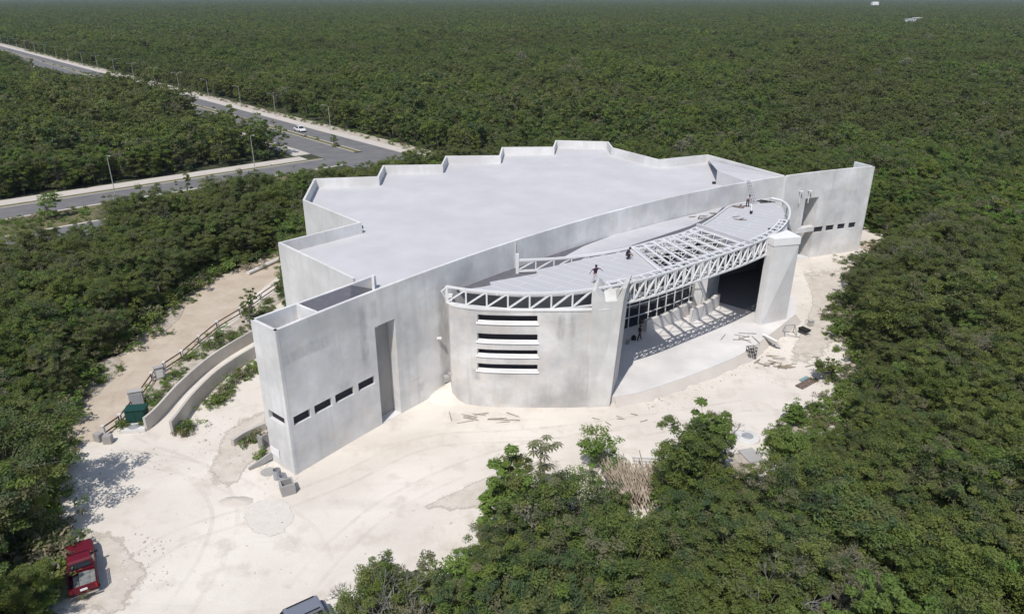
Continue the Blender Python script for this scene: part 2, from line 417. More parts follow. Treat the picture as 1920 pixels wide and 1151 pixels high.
def softmat(name, a, b_, sc=.8, lo=.18, hi=.34, strength=1.):
    m = dirtmat(name, a, b_, sc); t = NT(m); at = t.node('ShaderNodeAttribute', attribute_name='tint')
    n = t.noise(t.pos(), .8, 9, .72); v = t.math('ADD', t.math('MULTIPLY', at.outputs['Fac'], 1.3), t.math('SUBTRACT', n, .5))
    tr = t.node('ShaderNodeBsdfTransparent'); ms = t.node('ShaderNodeMixShader'); t.l.new(t.math('MULTIPLY', t.ramp(v, [(lo, 0.), (hi, 1.)]), strength), ms.inputs[0])
    t.l.new(tr.outputs[0], ms.inputs[1]); t.l.new(t.b.outputs[0], ms.inputs[2]); t.l.new(ms.outputs[0], t.n['Material Output'].inputs[0]); return m
M_dirt2 = softmat('trodden_dirt', (.50, .445, .38), (.62, .57, .51), .8)
M_grav = softmat('fine_gravel', (.61, .57, .52), (.67, .625, .57), 2., .2, .23)
M_lit2 = softmat('leaf_litter', (.33, .28, .22), (.50, .45, .39), .9)
def tyremat():
    m = mat('tyre_marks', (.56, .51, .455), .95, spec=.1); t = NT(m); n = t.noise(t.pos(), 1.2, 5, .7); f = t.noise(t.pos(), .25, 3)
    t.col(t.mix(n, (.50, .455, .40), (.60, .555, .50)))
    tr = t.node('ShaderNodeBsdfTransparent'); ms = t.node('ShaderNodeMixShader'); t.l.new(t.math('MULTIPLY', t.ramp(n, [(.3, .02), (.65, .17)]), t.ramp(f, [(.38, .2), (.6, 1.)])), ms.inputs[0])
    t.l.new(tr.outputs[0], ms.inputs[1]); t.l.new(t.b.outputs[0], ms.inputs[2]); t.l.new(ms.outputs[0], t.n['Material Output'].inputs[0]); return m
M_tyre = tyremat()
def asphalt():
    m = mat('asphalt', (.13, .13, .135), .9); t = NT(m); p = t.pos(); n = t.noise(p, .3, 5, .6); f = t.noise(p, 6, 4)
    c = t.mix(t.ramp(n, [(.35, 0.), (.7, 1.)]), (.15, .148, .152), (.20, .193, .19)); t.col(t.mix(t.math('MULTIPLY', f, .2), c, (.09, .09, .09))); return m
M_asph = asphalt()

# ------------------------------------------------------------------ ground, yard, roads
def sheet(name, poly, z, m, kind='structure', jitter=0, label=None):
    if jitter:
        P = poly+[poly[0]]; P = resample(P, 1.0)[:-1]
        poly = [(p[0]+random.gauss(0, jitter), p[1]+random.gauss(0, jitter)) for p in P]
    mb = MB(); mb.prism(poly, z, z, bottom=False); o = mb.build(name, m); tag(o, kind=kind); return o
def soft_patch(name, poly, z, m, kind='structure'):
    P = resample(cr(poly+[poly[0]], 4), 1.2)[:-1]; cx_ = sum(p[0] for p in P)/len(P); cy_ = sum(p[1] for p in P)/len(P); n = len(P); K = 5
    vs = []; tv = []
    for k in range(K):
        f = (k+1)/K
        for p in P: vs.append((cx_+(p[0]-cx_)*f, cy_+(p[1]-cy_)*f, z)); tv.append(1-f)
    vs.append((cx_, cy_, z)); tv.append(1.); fs = [(len(vs)-1, k, (k+1) % n) for k in range(n)]
    for k in range(K-1):
        for i in range(n): fs.append((k*n+i, (k+1)*n+i, (k+1)*n+(i+1) % n, k*n+(i+1) % n))
    mb = MB(); mb.add(vs, fs); o = mb.build(name, m)
    at = o.data.attributes.new('tint', 'FLOAT', 'POINT'); at.data.foreach_set('value', np.array(tv, np.float32))
    return tag(o, kind=kind)
gm = MB()
rings = [0, 60, 200, 600, 1500, 3300, 9000]; n = 48
vs = [(0, 60, 0)]; fs = []
for i, r in enumerate(rings[1:]):
    for k in range(n): a = 2*math.pi*k/n; vs.append((r*math.cos(a), 60+r*math.sin(a), 0))
for k in range(n): fs.append((0, 1+k, 1+(k+1) % n))
for i in range(len(rings)-2):
    for k in range(n):
        a = 1+i*n; fs.append((a+k, a+n+k, a+n+(k+1) % n, a+(k+1) % n))
gm.add(vs, fs); tag(gm.build('ground', M_ground), kind='structure')
left_edge = [(105,1151),(118,1000),(104,870),(128,775),(185,695),(255,640),(330,565),(400,520),(470,495),(535,462)]
YL = [G(*p) for p in left_edge]
right_edge = [(1625,425,0),(1668,448,0),(1668,480,0),(1600,505,0),(1578,560,0),(1572,625,0),(1618,695,0),(1600,770,1),(1530,840,2.5),(1450,885,3),(1390,892,2.5),
              (1310,885,2.5),(1262,935,2),(1235,965,2),(1110,960,2),(1085,960,2),(925,965,3.5),(815,1035,3.5),(720,1078,3.5),(660,1120,3.5),(622,1185,3.5)]
YR = [G(*p) for p in right_edge]
YARD = [(-32, 20)]+YL+[(-27, 80), (-20, 100), (10, 105), (40, 103)]+YR+[(-6, 22)]
sheet('construction_yard', YARD, .02, M_yard, jitter=.10)
# darker litter band where the jungle meets the yard
lit = [G(*p) for p in [(1590,500),(1560,560),(1540,640),(1560,720),(1500,775),(1440,820),(1380,850)]]
for pp in ([(1560,560),(1600,540),(1640,600),(1620,650),(1570,640)], [(1575,680),(1625,670),(1650,730),(1600,760),(1555,735)], [(1470,790),(1530,770),(1570,800),(1520,850),(1450,840)], [(1360,850),(1420,845),(1440,890),(1380,900)], [(150,700),(215,660),(235,690),(160,760)], [(270,600),(340,560),(350,585),(290,640)]):
    soft_patch('forest_edge', [G(*p) for p in pp], .044, M_lit2)
sheet('dirt_track', [G(*p) for p in [(104,860),(128,775),(185,695),(255,640),(330,565),(400,520),(470,495),(535,462),(535,505),(470,560),(440,590),(385,640),(330,690),(280,745),(235,790),(200,815),(150,835)]], .028, M_dirt, jitter=.1)
soft_patch('dirt_patch', [G(*p) for p in [(60,1160),(105,1100),(112,1000),(190,985),(236,1000),(262,1040),(300,1062),(262,1120),(225,1165)]], .04, M_dirt2)
soft_patch('dirt_patch', [G(*p) for p in [(1500,500),(1600,500),(1580,560),(1570,640),(1520,700),(1470,690),(1500,620),(1520,560)]], .04, M_dirt2)
soft_patch('dirt_patch', [G(*p) for p in [(420,800),(500,760),(520,840),(470,880),(430,930),(380,900)]], .041, M_dirt2)
soft_patch('dirt_patch', [G(*p) for p in [(760,960),(940,880),(1060,850),(1050,900),(900,960)]], .041, M_dirt2)
def tyre(pxs, w=.32, gap=1.7):
    c_ = cr([G(*p) for p in pxs], 8); mb = MB()
    for s in (-gap/2, gap/2):
        q = offset(c_, s); a_ = offset(q, w/2); b_ = offset(q, -w/2); vs_ = []
        for i in range(len(q)): vs_ += [(*a_[i], .036), (*b_[i], .036)]
        mb.add(vs_, [(2*i, 2*i+1, 2*i+3, 2*i+2) for i in range(len(q)-1)])
    o = mb.build('tyre_track', M_tyre); tag(o, kind='structure')
tyre([(200,1100),(330,1010),(480,960),(640,900),(800,830),(1000,815),(1200,790),(1400,760)]); tyre([(330,1150),(400,1040),(420,950),(360,880),(240,830),(190,760),(240,690),(330,620)])
tyre([(560,1110),(640,1020),(760,930),(960,850),(1240,800)]); tyre([(170,850),(320,870),(430,905),(560,990),(600,1060)])
# the narrow strip of rough ground by the fence
sheet('planting_strip', [G(*p) for p in [(262,812),(300,768),(370,698),(440,643),(474,618),(500,590),(535,560),(535,535),(500,560),(440,603),(350,668),(300,715),(255,765),(225,800)]], .034, M_litter, jitter=.08)

dM = np.array([-.664, .747]); nM = np.array([.747, .664])
def ND(n_, d_): v = nM*n_+dM*d_; return (float(v[0]), float(v[1]))
def strip(name, n0, n1, d0, d1, z, m, step=25, h=None):
    mb = MB()
    if h is None:
        ks = max(1, int(abs(d1-d0)/step))
        for k in range(ks):
            a = d0+(d1-d0)*k/ks; b = d0+(d1-d0)*(k+1)/ks
            q = [ND(n0, a), ND(n1, a), ND(n1, b), ND(n0, b)]
            mb.add([(x, y, z) for x, y in q], [(0, 1, 2, 3) if (d1 > d0) else (3, 2, 1, 0)])
    else:
        mb.prism([ND(n0, d0), ND(n1, d0), ND(n1, d1), ND(n0, d1)], z, h)
    o = mb.build(name, m); tag(o, kind='structure')
    me = o.data; bm = bmesh.new(); bm.from_mesh(me); bmesh.ops.recalc_face_normals(bm, faces=bm.faces)
    if h is None:
        for f in bm.faces:
            if f.normal.z < 0: f.normal_flip()
    bm.to_mesh(me); bm.free(); return o
strip('road', 77.5, 86.0, 131, 900, .05, M_asph); strip('road', 88.0, 94.4, 131, 900, .05, M_asph)
strip('road', 77.5, 96, 118, 131, .046, M_asph); strip('road', 86.0, 88.0, 131, 152, .05, M_asph)
strip('road', -60, 77.5, 142.5, 150.8, .05, M_asph); strip('road', -60, 77.5, 119.5, 131, .05, M_asph)
strip('median', 86.0, 88.0, 153, 900, .0, M_verge, h=.12)
for (a, b) in ((86.0, 86.22), (87.78, 88.0)): strip('kerb', a, b, 153, 900, .0, M_kerb, h=.17)
strip('pavement', 94.4, 97.2, 128, 900, 0, M_side, h=.14); strip('verge', 97.2, 100.8, 128, 900, .06, M_litter)
strip('kerb', 94.2, 94.4, 128, 900, 0, M_kerb, h=.15)
strip('pavement', 73.6, 77.5, 158, 900, 0, M_side, h=.14)
strip('pavement', -60, 74, 152.4, 156.6, 0, M_side, h=.14); strip('verge', -60, 77, 150.9, 152.4, .0, M_verge, h=.1)
strip('kerb', -60, 77, 150.7, 150.95, 0, M_kerb, h=.15); strip('kerb', -60, 77, 142.0, 142.5, 0, M_kerb, h=.12)
strip('kerb', -60, 70, 131.0, 131.5, 0, M_kerb, h=.12); strip('verge', -60, 72, 131.5, 142.0, .03, M_verge)

# ------------------------------------------------------------------ the building
ZT = 12.3
B = thing('arts_centre', 'large unfinished pale concrete building with stepped flat roof and lens-shaped steel canopy', 'building', (0, 0, 0))
def rect_hole(pxs, path, dp):
    (x0, y0), (x1, y1) = pxs[0], pxs[1]                       # top-left, bottom-left corner; top-right
    u0, za = hit(*pxs[0], path); u0b, zb = hit(*pxs[1], path); u1, zc = hit(*pxs[2], path)
    return [(u0+u0b)/2, u1, zb, (za+zc)/2, dp]
holes = []
for q in [[(549.5,781),(552,797),(581.5,766)],[(589,761),(591,776),(621.5,745)],[(628,741),(630,755),(663,725)],[(671,718),(673,731),(702,704)],
          [(1525.5,427.5),(1526,436),(1543,426)],[(1548,423.5),(1548.5,432),(1564,422)],[(1570,420),(1570.5,429),(1585,418.5)],[(1591,417),(1591.5,425),(1605,415)]]:
    holes.append(rect_hole(q, ARC, .26 if q[0][0] < 900 else .16)); holes[-1][2] -= .08
zz0 = sum(h[2] for h in holes[:4])/4; zz1 = sum(h[3] for h in holes[:4])/4
for h in holes[:4]: h[2], h[3] = zz0, zz1
zz0 = sum(h[2] for h in holes[4:8])/4; zz1 = sum(h[3] for h in holes[4:8])/4
for h in holes[4:8]: h[2], h[3] = zz0, zz1
print('windows z', [[round(v, 2) for v in h] for h in holes])
# two tall niches
u0, _ = hit(704.5, 640, ARC); u1, _ = hit(742, 625, ARC); _, zt = hit(722, 605, ARC)
niche1 = [u0, u1, .06, zt, 1.0]
u0, _ = hit(1506, 400, ARC); u1, _ = hit(1533.5, 380, ARC); _, zt = hit(1520, 371.5, ARC)
niche2 = [u0, u1, .06, zt, 2.6]
print('niche', niche1, niche2)
u0, zb = hit(772, 719, ARC); u1, za = hit(791, 704, ARC)
vent = [u0, u1, zb+.15, za-.1, .25]
m, panes, ptA = wall_holes(ARC, 0, ZT, .3, holes+[niche1, niche2, vent])
front = m.build('front_wall', M_conc, B)
for i, pm in enumerate(panes):
    if i < 8: pm.build('window_pane', M_void, front)
    elif i < 10: pm.build('niche_back', M_block, front)  # darker block colour paints in the shade on the niche backs
    else:
        v = pm.build('vent_back', M_void, front)
lv = MB()
for k in range(4):
    zv = vent[2]+(vent[3]-vent[2])*(k+.5)/4; a = ptA(vent[0], .05); b = ptA(vent[1], .05); lv.bar((*a, zv), (*b, zv), .05, .07)
lv.build('vent_louvre', M_conc, front)
# ledge across the right niche
a, b = ptA(niche2[0]-.6, -.1), ptA(niche2[1], -.1)
u_l, z_l = hit(1515, 428, ARC)
lg = MB(); lg.sidewall([a, b], z_l-.5, z_l+.15, .9); lg.build('niche_ledge', M_white, front)

# perimeter of main block
PER = [(36.1,93.8),(29.1,108),(21.2,104.5),(15.7,113.3),(15.6,118.4),(7.1,119.6),(6.4,114.0),(-1.6,113.7),(-1.9,107.4),(-9.8,107.0),(-9.9,101.1),(-18,100.6),(-17.6,93.8),(-25.6,92.6),(-24.2,81.9),(-16,72.9),(-22.4,66.2),(-13.3,56.6)]
pw = MB(); pw.sidewall(PER, 0, ZT, .25); pw.build('perimeter_wall', M_white, B)
k0 = next(i for i, p in enumerate(ARC) if p[0] > -12.2); k1 = next(i for i, p in enumerate(ARC) if p[0] > 36)
inner_arc = offset(ARC, .15)
rf = MB(); rf.prism([inner_arc[i] for i in range(k0, k1)]+offset(PER, .12)[1:-1]+[(-13.4, 56.7)], 10.9, 11.1); rf.build('main_roof', M_roof, B)
# raised ramp of the roof at the right
A_ = G(1342, 346, 11.1); uB, _ = hit(1397, 347, ARC); B_ = next((ARC[i] for i in range(len(ARC)) if math.fsum(math.dist(ARC[j], ARC[j+1]) for j in range(i)) >= uB)); B_ = (B_[0]-.1, B_[1]+.3)
rp = MB(); c1 = (29.0, 107.2); c2 = (35.5, 94.4)
rp.add([(*A_, 11.1), (*B_, 11.1), (*A_, 12.95), (*B_, 12.2), (*c2, 12.1), (*c1, 11.7), (*G(1352, 303, 11.12), 11.12)], [(0, 1, 3, 2), (2, 3, 4, 5), (2, 5, 6), (0, 2, 6)])
for f_ in (0,): pass
rp.build('roof_ramp', M_roof, B)
# left tower
TA, TB, TC, TD = ARC[0], (-19.1, 48.3), (-11.7, 57.5), (-11.0, 54.0)
uw, zw = hit(503, 767, [TB, TA]); uw2, zw2 = hit(534, 793, [TB, TA])
tp = [TC, TB, TA]
seg0 = math.dist(TC, TB)
m, panes, ptT = wall_holes([TB, TA], 0, ZT, .25, [[uw, uw2, zw-.75, zw, .3]])
tw = m.build('tower_end_wall', M_conc, B); panes[0].build('window_pane', M_void, tw)
tb = MB(); tb.sidewall([TC, (-13.3, 55.45)], 0, ZT, .25); tb.sidewall([(-13.3, 55.45), TB], 0, ZT, .25)
tb.sidewall([(-14.5, 49.75), (-16.55, 51.4)], 8, ZT-.01, .22)
tb.sidewall([(TD[0], TD[1]), TC], 9, ZT-.012, .2)
tb.build('tower_wall', M_conc, B)
def arcx(x): return (x, arc_y(x)+.3)
tf = MB(); e1 = G(668, 539, 12.2); e1 = arcx(-12.6); e2 = (-13.2, 55.6)
tf.prism([arcx(-14.4), arcx(-13.5), e1, e2, (-14.8, 53.4), (-16.35, 51.55)], 12.1, 12.24)
vs_ = [(*e1, 12.24), (*arcx(-11.3), 11.15), (-11.7, 57.2, 11.15), (*e2, 12.24)]; tf.add(vs_, [(0, 1, 2, 3)]); tf.build('tower_dark_roof', M_dark, B)
tf = MB(); tf.prism([arcx(-16.3), arcx(-14.6), (-16.5, 51.3), (-18.7, 48.5)], 9.6, 9.8); tf.build('tower_roof', M_conc, B)
# right return wall
m2 = MB(); m2.sidewall([ARC[-1], (48.9, 102.9)], 0, ZT, .3); m2.build('end_return_wall', M_conc, B)
# pole brackets by right niche
for q in ((1498, 363), (1515, 362)):
    pb = MB(); u_, z_ = hit(*q, ARC); x_, y_ = ptA(u_, -.25); pb.tube((x_, y_, z_-1.3), (x_, y_, z_+.3), .06); pb.bar((x_, y_, z_+.3), (*ptA(u_, .02), z_+.3), .1); pb.box((x_+.1, y_, z_+.35), (.5, .25, .12)); pb.build('wall_bracket', M_steel, B)
pb = MB(); u_, z_ = hit(824, 634, ARC); x_, y_ = ptA(u_, -.3); pb.bar((x_-.2, y_-.2, z_+.2), (*ptA(u_, 0), z_-.3), .08); pb.box((x_-.2, y_-.2, z_+.2), (.4, .3, .12)); pb.build('wall_lamp', M_steel, B)

# drum (curved front volume)
CT = 9.45
cyl = cr([(-5.65,60.3),(-5.6,58.4),(-5.2,57.35),(-2.7,56.55),(-.4,56.35),(1.8,56.3),(4.6,56.3),(6.6,56.4),(8.3,56.6)], 6)
CYL = resample(cyl, .7)
ch = []
for (yt, yb) in ((590, 602), (625, 637.5), (654.5, 664), (681.5, 692)):
    ua, z1_ = hit(895, yt, CYL); ub, _ = hit(1008, yt, CYL); _, z0_ = hit(950, yb+3.5, CYL); _, z1_ = hit(950, yt+1.5, CYL)
    ch.append([ua, ub, z0_, z1_, .55])
print('drum', ch)
m, panes, ptC = wall_holes(CYL, 0, CT, .3, ch)
drum = m.build('drum_wall', M_cyl, B)
for h, pm in zip(ch, panes):
    pm.build('window_pane', M_void, drum)
    us = np.linspace(h[0]-.12, h[1]+.12, 14); sp = MB()
    vs_ = []
    for u in us: vs_ += [(*ptC(u, .25), h[2]+.09), (*ptC(u, -.10), h[2]-.10), (*ptC(u, -.10), h[2]-.15), (*ptC(u, -.002), h[2]-.15)]
    fs_ = []
    for k in range(len(us)-1):
        for q in range(3): fs_.append((4*k+q, 4*k+q+1, 4*k+5+q, 4*k+4+q))
    n_ = 4*len(us)-4; fs_ += [(0, 3, 2, 1), (n_, n_+1, n_+2, n_+3)]
    sp.add(vs_, fs_); sp.build('window_sill', M_sill, drum)
rim = MB(); rim.sidewall([ptC(u, -.06) for u in np.linspace(.3, sum(math.dist(a, b) for a, b in zip(CYL[:-1], CYL[1:])), 30)], CT, CT+.12, .42); rim.build('drum_cap', M_white, drum)
# pylon at right end of drum
def skewbox(mb, base, top, z0, z1):
    n = len(base); vs = [(x, y, z0) for x, y in base]+[(x, y, z1) for x, y in top]
    fs = [tuple(reversed(range(n))), tuple(range(n, 2*n))]+[(i, (i+1) % n, n+(i+1) % n, n+i) for i in range(n)]
    mb.add(vs, fs)
p1 = MB()
bl, br = (6.75, 56.33), (8.75, 56.45); tl, tr = (6.75, 56.33), (9.45, 56.75)
skewbox(p1, [bl, br, (9.9, 60.2), (7.3, 59.4)], [tl, tr, (10.5, 60.3), (7.5, 59.6)], 0, 10.2)
skewbox(p1, [(6.75,56.34),(7.9,56.5),(8.6,59.8),(7.5,59.5)], [(6.75,56.38),(7.0,56.42),(7.7,59.6),(7.5,59.5)], 10.2, 11.25)
skewbox(p1, [(8.9,56.66),(9.45,56.76),(10.5,60.3),(10.0,60.2)], [(9.3,56.8),(9.65,56.85),(10.65,60.3),(10.3,60.25)], 10.2, 11.3)
skewbox(p1, [(7.9,56.75),(8.9,56.9),(10.0,60.1),(8.6,59.7)], [(7.9,57.6),(8.9,57.75),(9.9,60.0),(8.6,59.7)], 10.2, 10.75)
p1.build('drum_pylon', M_pylon, B)
# right pylon
p2 = MB(); Tz = .75
q0, q1, q2 = G(1413,604,Tz), G(1423,609,Tz), G(1474,597,Tz); h0, h1, h2 = G(1443,466,10.3), G(1451.5,462,10.3), G(1499,458,10.3)
skewbox(p2, [q1, q2, (q2[0]-.6, q2[1]+2.2), q0], [h1, h2, (h2[0]-.6, h2[1]+2.4), (h1[0]-.42, h1[1]+1.0)], 0, 10.3)
skewbox(p2, [(h1[0]-.05, h1[1]-.05), (h2[0]+.07, h2[1]-.05), (h2[0]-.5, h2[1]+2.45), (h1[0]-.47, h1[1]+1.05)], [(h1[0]-.05, h1[1]-.05), (h2[0]+.08, h2[1]-.05), (h2[0]-.5, h2[1]+2.4), (h1[0]-.45, h1[1]+1.0)], 10.32, 11.1)
p2.build('canopy_pylon', M_pyl2, B)
print('pylon2', q0, q1, q2, h0, h1, h2)

# terrace
TER = cr([G(1152,757,.0), G(1200,748,0), G(1260,728,0), G(1330,702,0), G(1390,675,0), G(1440,640,0), G(1490,600,0)], 5)
back = [(33.6, 79), (34.5, 90), (30, 90.2), (20, 83.4), (12, 76.9), (8, 73.0), (5.5, 66), (7.2, 58)]
ter = MB(); ter.prism([(p[0], p[1]) for p in TER]+back, 0, Tz); ter.build('terrace_slab', M_terr, B)
sk_ = MB(); P0 = resample(TER, .8); P1 = offset(P0, -.75); vs_ = []
for p, q in zip(P0, P1): vs_ += [(p[0], p[1], Tz-.06), (q[0]+random.gauss(0, .15), q[1]+random.gauss(0, .15), -.02)]
sk_.add(vs_, [(2*k, 2*k+1, 2*k+3, 2*k+2) for k in range(len(P0)-1)]); o_ = sk_.build('terrace_bank', M_side, None, smooth=True); tag(o_, kind='structure')

# lower roof between lens and main wall
LR = 9.55
xs = np.linspace(-5.0, 31.5, 30); lr_back = [(float(x), arc_y(float(x))-.02) for x in xs]
lens_back = cr([(.3,64.6),(6,67.2),(11.6,70.4),(16.5,74.2),(20.6,78.3),(24.5,83.2),(27.2,87.0)], 6)
lrf = MB()
poly = lr_back[::-1]+[(-4.9, 61.0), (-2, 61.2), (1.5, 62.6)]+[(p[0]+.8, p[1]-1.1) for p in lens_back[4:]]+[(29, 87.8)]
lrf.prism(poly, LR-.2, LR); lrf.build('lower_roof', M_dark, B)
# pale screed laid over part of it
sc_p = [G(1150,441.5,LR), G(1240,417,LR), G(1300,403,LR), G(1355,389,LR), G(1345,400,LR), G(1295,424,LR), G(1180,462,LR), G(1075,486,LR), G(1060,481,LR), G(1095,462,LR)]
scr = MB(); scr.prism(sc_p, LR+.004, LR+.05); scr.build('roof_screed', M_roof2, B)

# canopy: lens of steel trusses with sheet deck
ZC = 11.0
front_px = [(837,537),(868,542),(900,545),(950,549),(1000,550),(1060,548),(1120,541),(1200,525),(1250,511),(1300,495),(1350,479),(1400,462),(1450,440),(1473,420),(1481,402),(1478,387),(1466,377),(1447,372)]
FR = cr([G(x, y, ZC) for x, y in front_px], 6)
BK = cr([G(x, y, ZC-.2) for x, y in [(970,489),(1040,486),(1100,480),(1150,472),(1186,464),(1240,449),(1290,434),(1330,413),(1352,397),(1372,384),(1405,378),(1447,371)]], 6)
def at_px(path, px, z):
    b = min(range(len(path)), key=lambda i: abs(project(path[i][0], path[i][1], z)[0]-px)); return b
iA = at_px(FR[:70], 1253, ZC); iB = at_px(FR[:75], 1412, ZC); jA = at_px(BK, 1188, ZC-.2); jB = at_px(BK, 1303, ZC-.2)
SA, SB = FR[iA], FR[iB]; TAa, TBb = BK[jA], BK[jB]
FRi = offset(FR, .55)
dk = MB()
left_poly = FRi[4:iA+1]+BK[:jA+1][::-1]
# stepped raw edge near the wall
left_poly = FRi[4:iA+1]+BK[:jA+1][::-1][:-14]+[G(1040,497,10.7),G(1004,505,10.7),G(1008,511,10.7),G(918,527,10.7),G(921,533,10.7),G(900,537,10.7)]
dk.prism(left_poly, 10.45, 10.62); dk.build('canopy_deck', M_deck, B)
dk = MB(); right_poly = FRi[iB:len(FRi)-2]+BK[jB:-1][::-1]; dk.prism(right_poly, 10.45, 10.62); dk.build('canopy_deck', M_deck, B)
sb = MB(); sb.sidewall([TAa, SA], 10.6, 10.85, .25); sb.build('deck_upstand', M_roof2, B); sb = MB(); sb.sidewall([TBb, SB], 10.3, 11.25, .35); sb.build('deck_upstand', M_roof2, B)
def truss(curve, zt, zb, step, inner, cw=.16, ww=.11, two=True, din=.8):
    nodes = resample(curve, step); off = offset(nodes, din); mb = MB()
    for pl, (nd, flip) in enumerate(((nodes, 0), (off, 1)) if two else ((nodes, 0),)):
        for i in range(len(nd)-1):
            a, b = nd[i], nd[i+1]
            mb.bar((*a, zt), (*b, zt), cw, cw); mb.bar((*a, zb), (*b, zb), cw, cw)
            mb.bar((*a, zb+cw/2), (*a, zt-cw/2), ww, ww)
            if flip: mb.bar((*a, zt-.05), (*b, zb+.05), ww*.8)
            else: mb.bar((*a, zb+.05), (*b, zt-.05), ww)
    if two:
        for i in range(len(nodes)):
            mb.bar((*nodes[i], zt), (*off[i], zt), ww); mb.bar((*nodes[i], zb), (*off[i], zb), ww)
            if i < len(nodes)-1: mb.bar((*nodes[i], zb+.02), (*off[i+1], zb+.02), ww*.7)
    return mb
iP = at_px(FR[:60], 1145, ZC)
truss(FR[:iP+1], ZC, 9.5, 1.85, 0, two=False, cw=.17, ww=.14).build('canopy_truss', M_steel, B)
truss(FR[iP:iB+14], ZC, 9.1, 1.25, 0, cw=.17, ww=.13).build('canopy_truss', M_steel, B)
et = MB()
for a, b in zip(FR[iB+13:-1], FR[iB+14:]): et.tube((*a, ZC), (*b, ZC), .14, n=8, caps=False)
for a in FR[iB+16::4]: et.bar((*a, 9.6), (*a, ZC), .12)
for a, b in zip(FR[iB+13:-1], FR[iB+14:]): et.bar((*a, 9.7), (*b, 9.7), .12)
et.build('canopy_edge_tube', M_steel, B)
tk = truss(BK[:jA+1], 10.85, 9.75, 1.7, 0, two=False, cw=.2, ww=.12)
tk.box((BK[0][0], BK[0][1], 10.4), (.3, .3, 2.2))
tk.build('canopy_truss', M_steel, B)
truss(BK[jA:jB+1], 10.85, 9.65, 1.3, 0, cw=.15, ww=.13, two=True, din=-.9).build('canopy_truss', M_steel, B)
tr4 = truss(BK[jB:], 10.75, 9.7, 1.5, 0, two=False, cw=.14, ww=.1); tr4.build('canopy_truss', M_steel, B)
# ring beams in the left end
a, b = G(828, 548, 10.6), FR[0]; br_ = MB(); br_.bar((*a, 10.7), (*b, 9.6), .12); br_.bar((*b, ZC), (*b, 9.5), .22); br_.bar((*a, 10.7), (*b, ZC-.1), .1); br_.build('truss_bracket', M_steel, B)
# skylight beams
sk = MB(); sk2 = MB(); NBm = 8
fr_nodes = resample(FR[iA:iB+1], math.dist(SA, SB)/ (NBm-1)); bk_nodes = resample(BK[jA:jB+1], math.dist(TAa, TBb)/(NBm-1))
fr_nodes = offset(fr_nodes, .3)
nb = min(len(fr_nodes), len(bk_nodes)); ND_ = 4
grid = [[tuple(np.array(bk_nodes[i])*(1-t)+np.array(fr_nodes[i])*t) for t in np.linspace(0, 1, ND_+1)] for i in range(nb)]
for i in range(nb):
    b_ = MB(); p, q = grid[i][0], grid[i][-1]
    b_.bar((*p, 10.75), (*q, 10.75), .22, .16); b_.bar((*p, 10.15), (*q, 10.15), .08)
    for k in range(1, ND_): b_.bar((*grid[i][k], 10.15), (*grid[i][k], 10.7), .07)
    b_.build('skylight_beam', M_steel, B)
pu = MB()
for i in range(nb-1):
    for k in range(ND_):
        a_, b2, c_ = grid[i][k], grid[i+1][k], grid[i][k+1]; m_ = tuple((np.array(grid[i+1][k])+np.array(grid[i+1][k+1]))/2)
        pu.bar((*a_, 10.78), (*m_, 10.78), .07); pu.bar((*m_, 10.78), (*c_, 10.78), .06)
pu.build('skylight_bracing', M_steel, B)

# lobby under the canopy
FA = [G(1158,622,Tz), G(1207,608,Tz), G(1260,589,Tz), G(1303,571,Tz)]
fl = resample(FA, 1.45)
gl = MB(); gl.sidewall(fl, Tz, 9.3, .05); glo = gl.build('lobby_glazing', M_glass, B)
mu = MB()
for p in fl: mu.bar((p[0]+.03, p[1]-.06, Tz), (p[0]+.03, p[1]-.06, 9.4), .11)
for z in (Tz+.1, 2.1, 3.4, 4.7, 6.0, 7.3):
    for a, b in zip(fl[:-1], fl[1:]): mu.bar((a[0], a[1]-.06, z), (b[0], b[1]-.06, z), .09)
mu.build('lobby_mullions', M_steel, glo)
lw = MB(); lw.sidewall([G(1212,624,Tz), G(1240,616,Tz), G(1270,602,Tz), G(1297,588,Tz)], Tz, Tz+1.45, .45); lw.build('low_wall', M_terr, B)
lw = MB(); lw.sidewall([G(1298,605,Tz), G(1322,593,Tz), G(1348,574,Tz)], Tz, Tz+1.5, .45); lw.build('low_wall', M_terr, B)
pr = MB(); c = G(1309,580,Tz); skewbox(pr, [(c[0]-.7, c[1]), (c[0]+.8, c[1]+.3), (c[0]+.6, c[1]+1.4), (c[0]-.8, c[1]+1)], [(c[0]-.5, c[1]), (c[0]+.9, c[1]+.3), (c[0]+.7, c[1]+1.4), (c[0]-.6, c[1]+1)], Tz, 9.3); pr.build('lobby_pier', M_white, B)
sw = MB(); c2_ = G(1328,570,Tz); c3_ = (c2_[0]+2.4, c2_[1]+4.8); sw.sidewall([(c[0]+.8, c[1]+1.0), c3_], Tz, 9.3, .25); sw.build('lobby_side_wall', M_conc, B)
lr2 = MB(); lr2.prism([(p[0], p[1]+.1) for p in FA]+[(c[0]+.7, c[1]+1.2), (c3_[0], c3_[1]), (19.5, arc_y(19.5)-.4), (12, arc_y(12)-.4), (6, arc_y(6)-.4), (8.2, 66.2)], 9.0, 9.2); lr2.build('lobby_dark_slab', M_hall, B)  # dark slab added so the lobby under the skylight reads as shaded
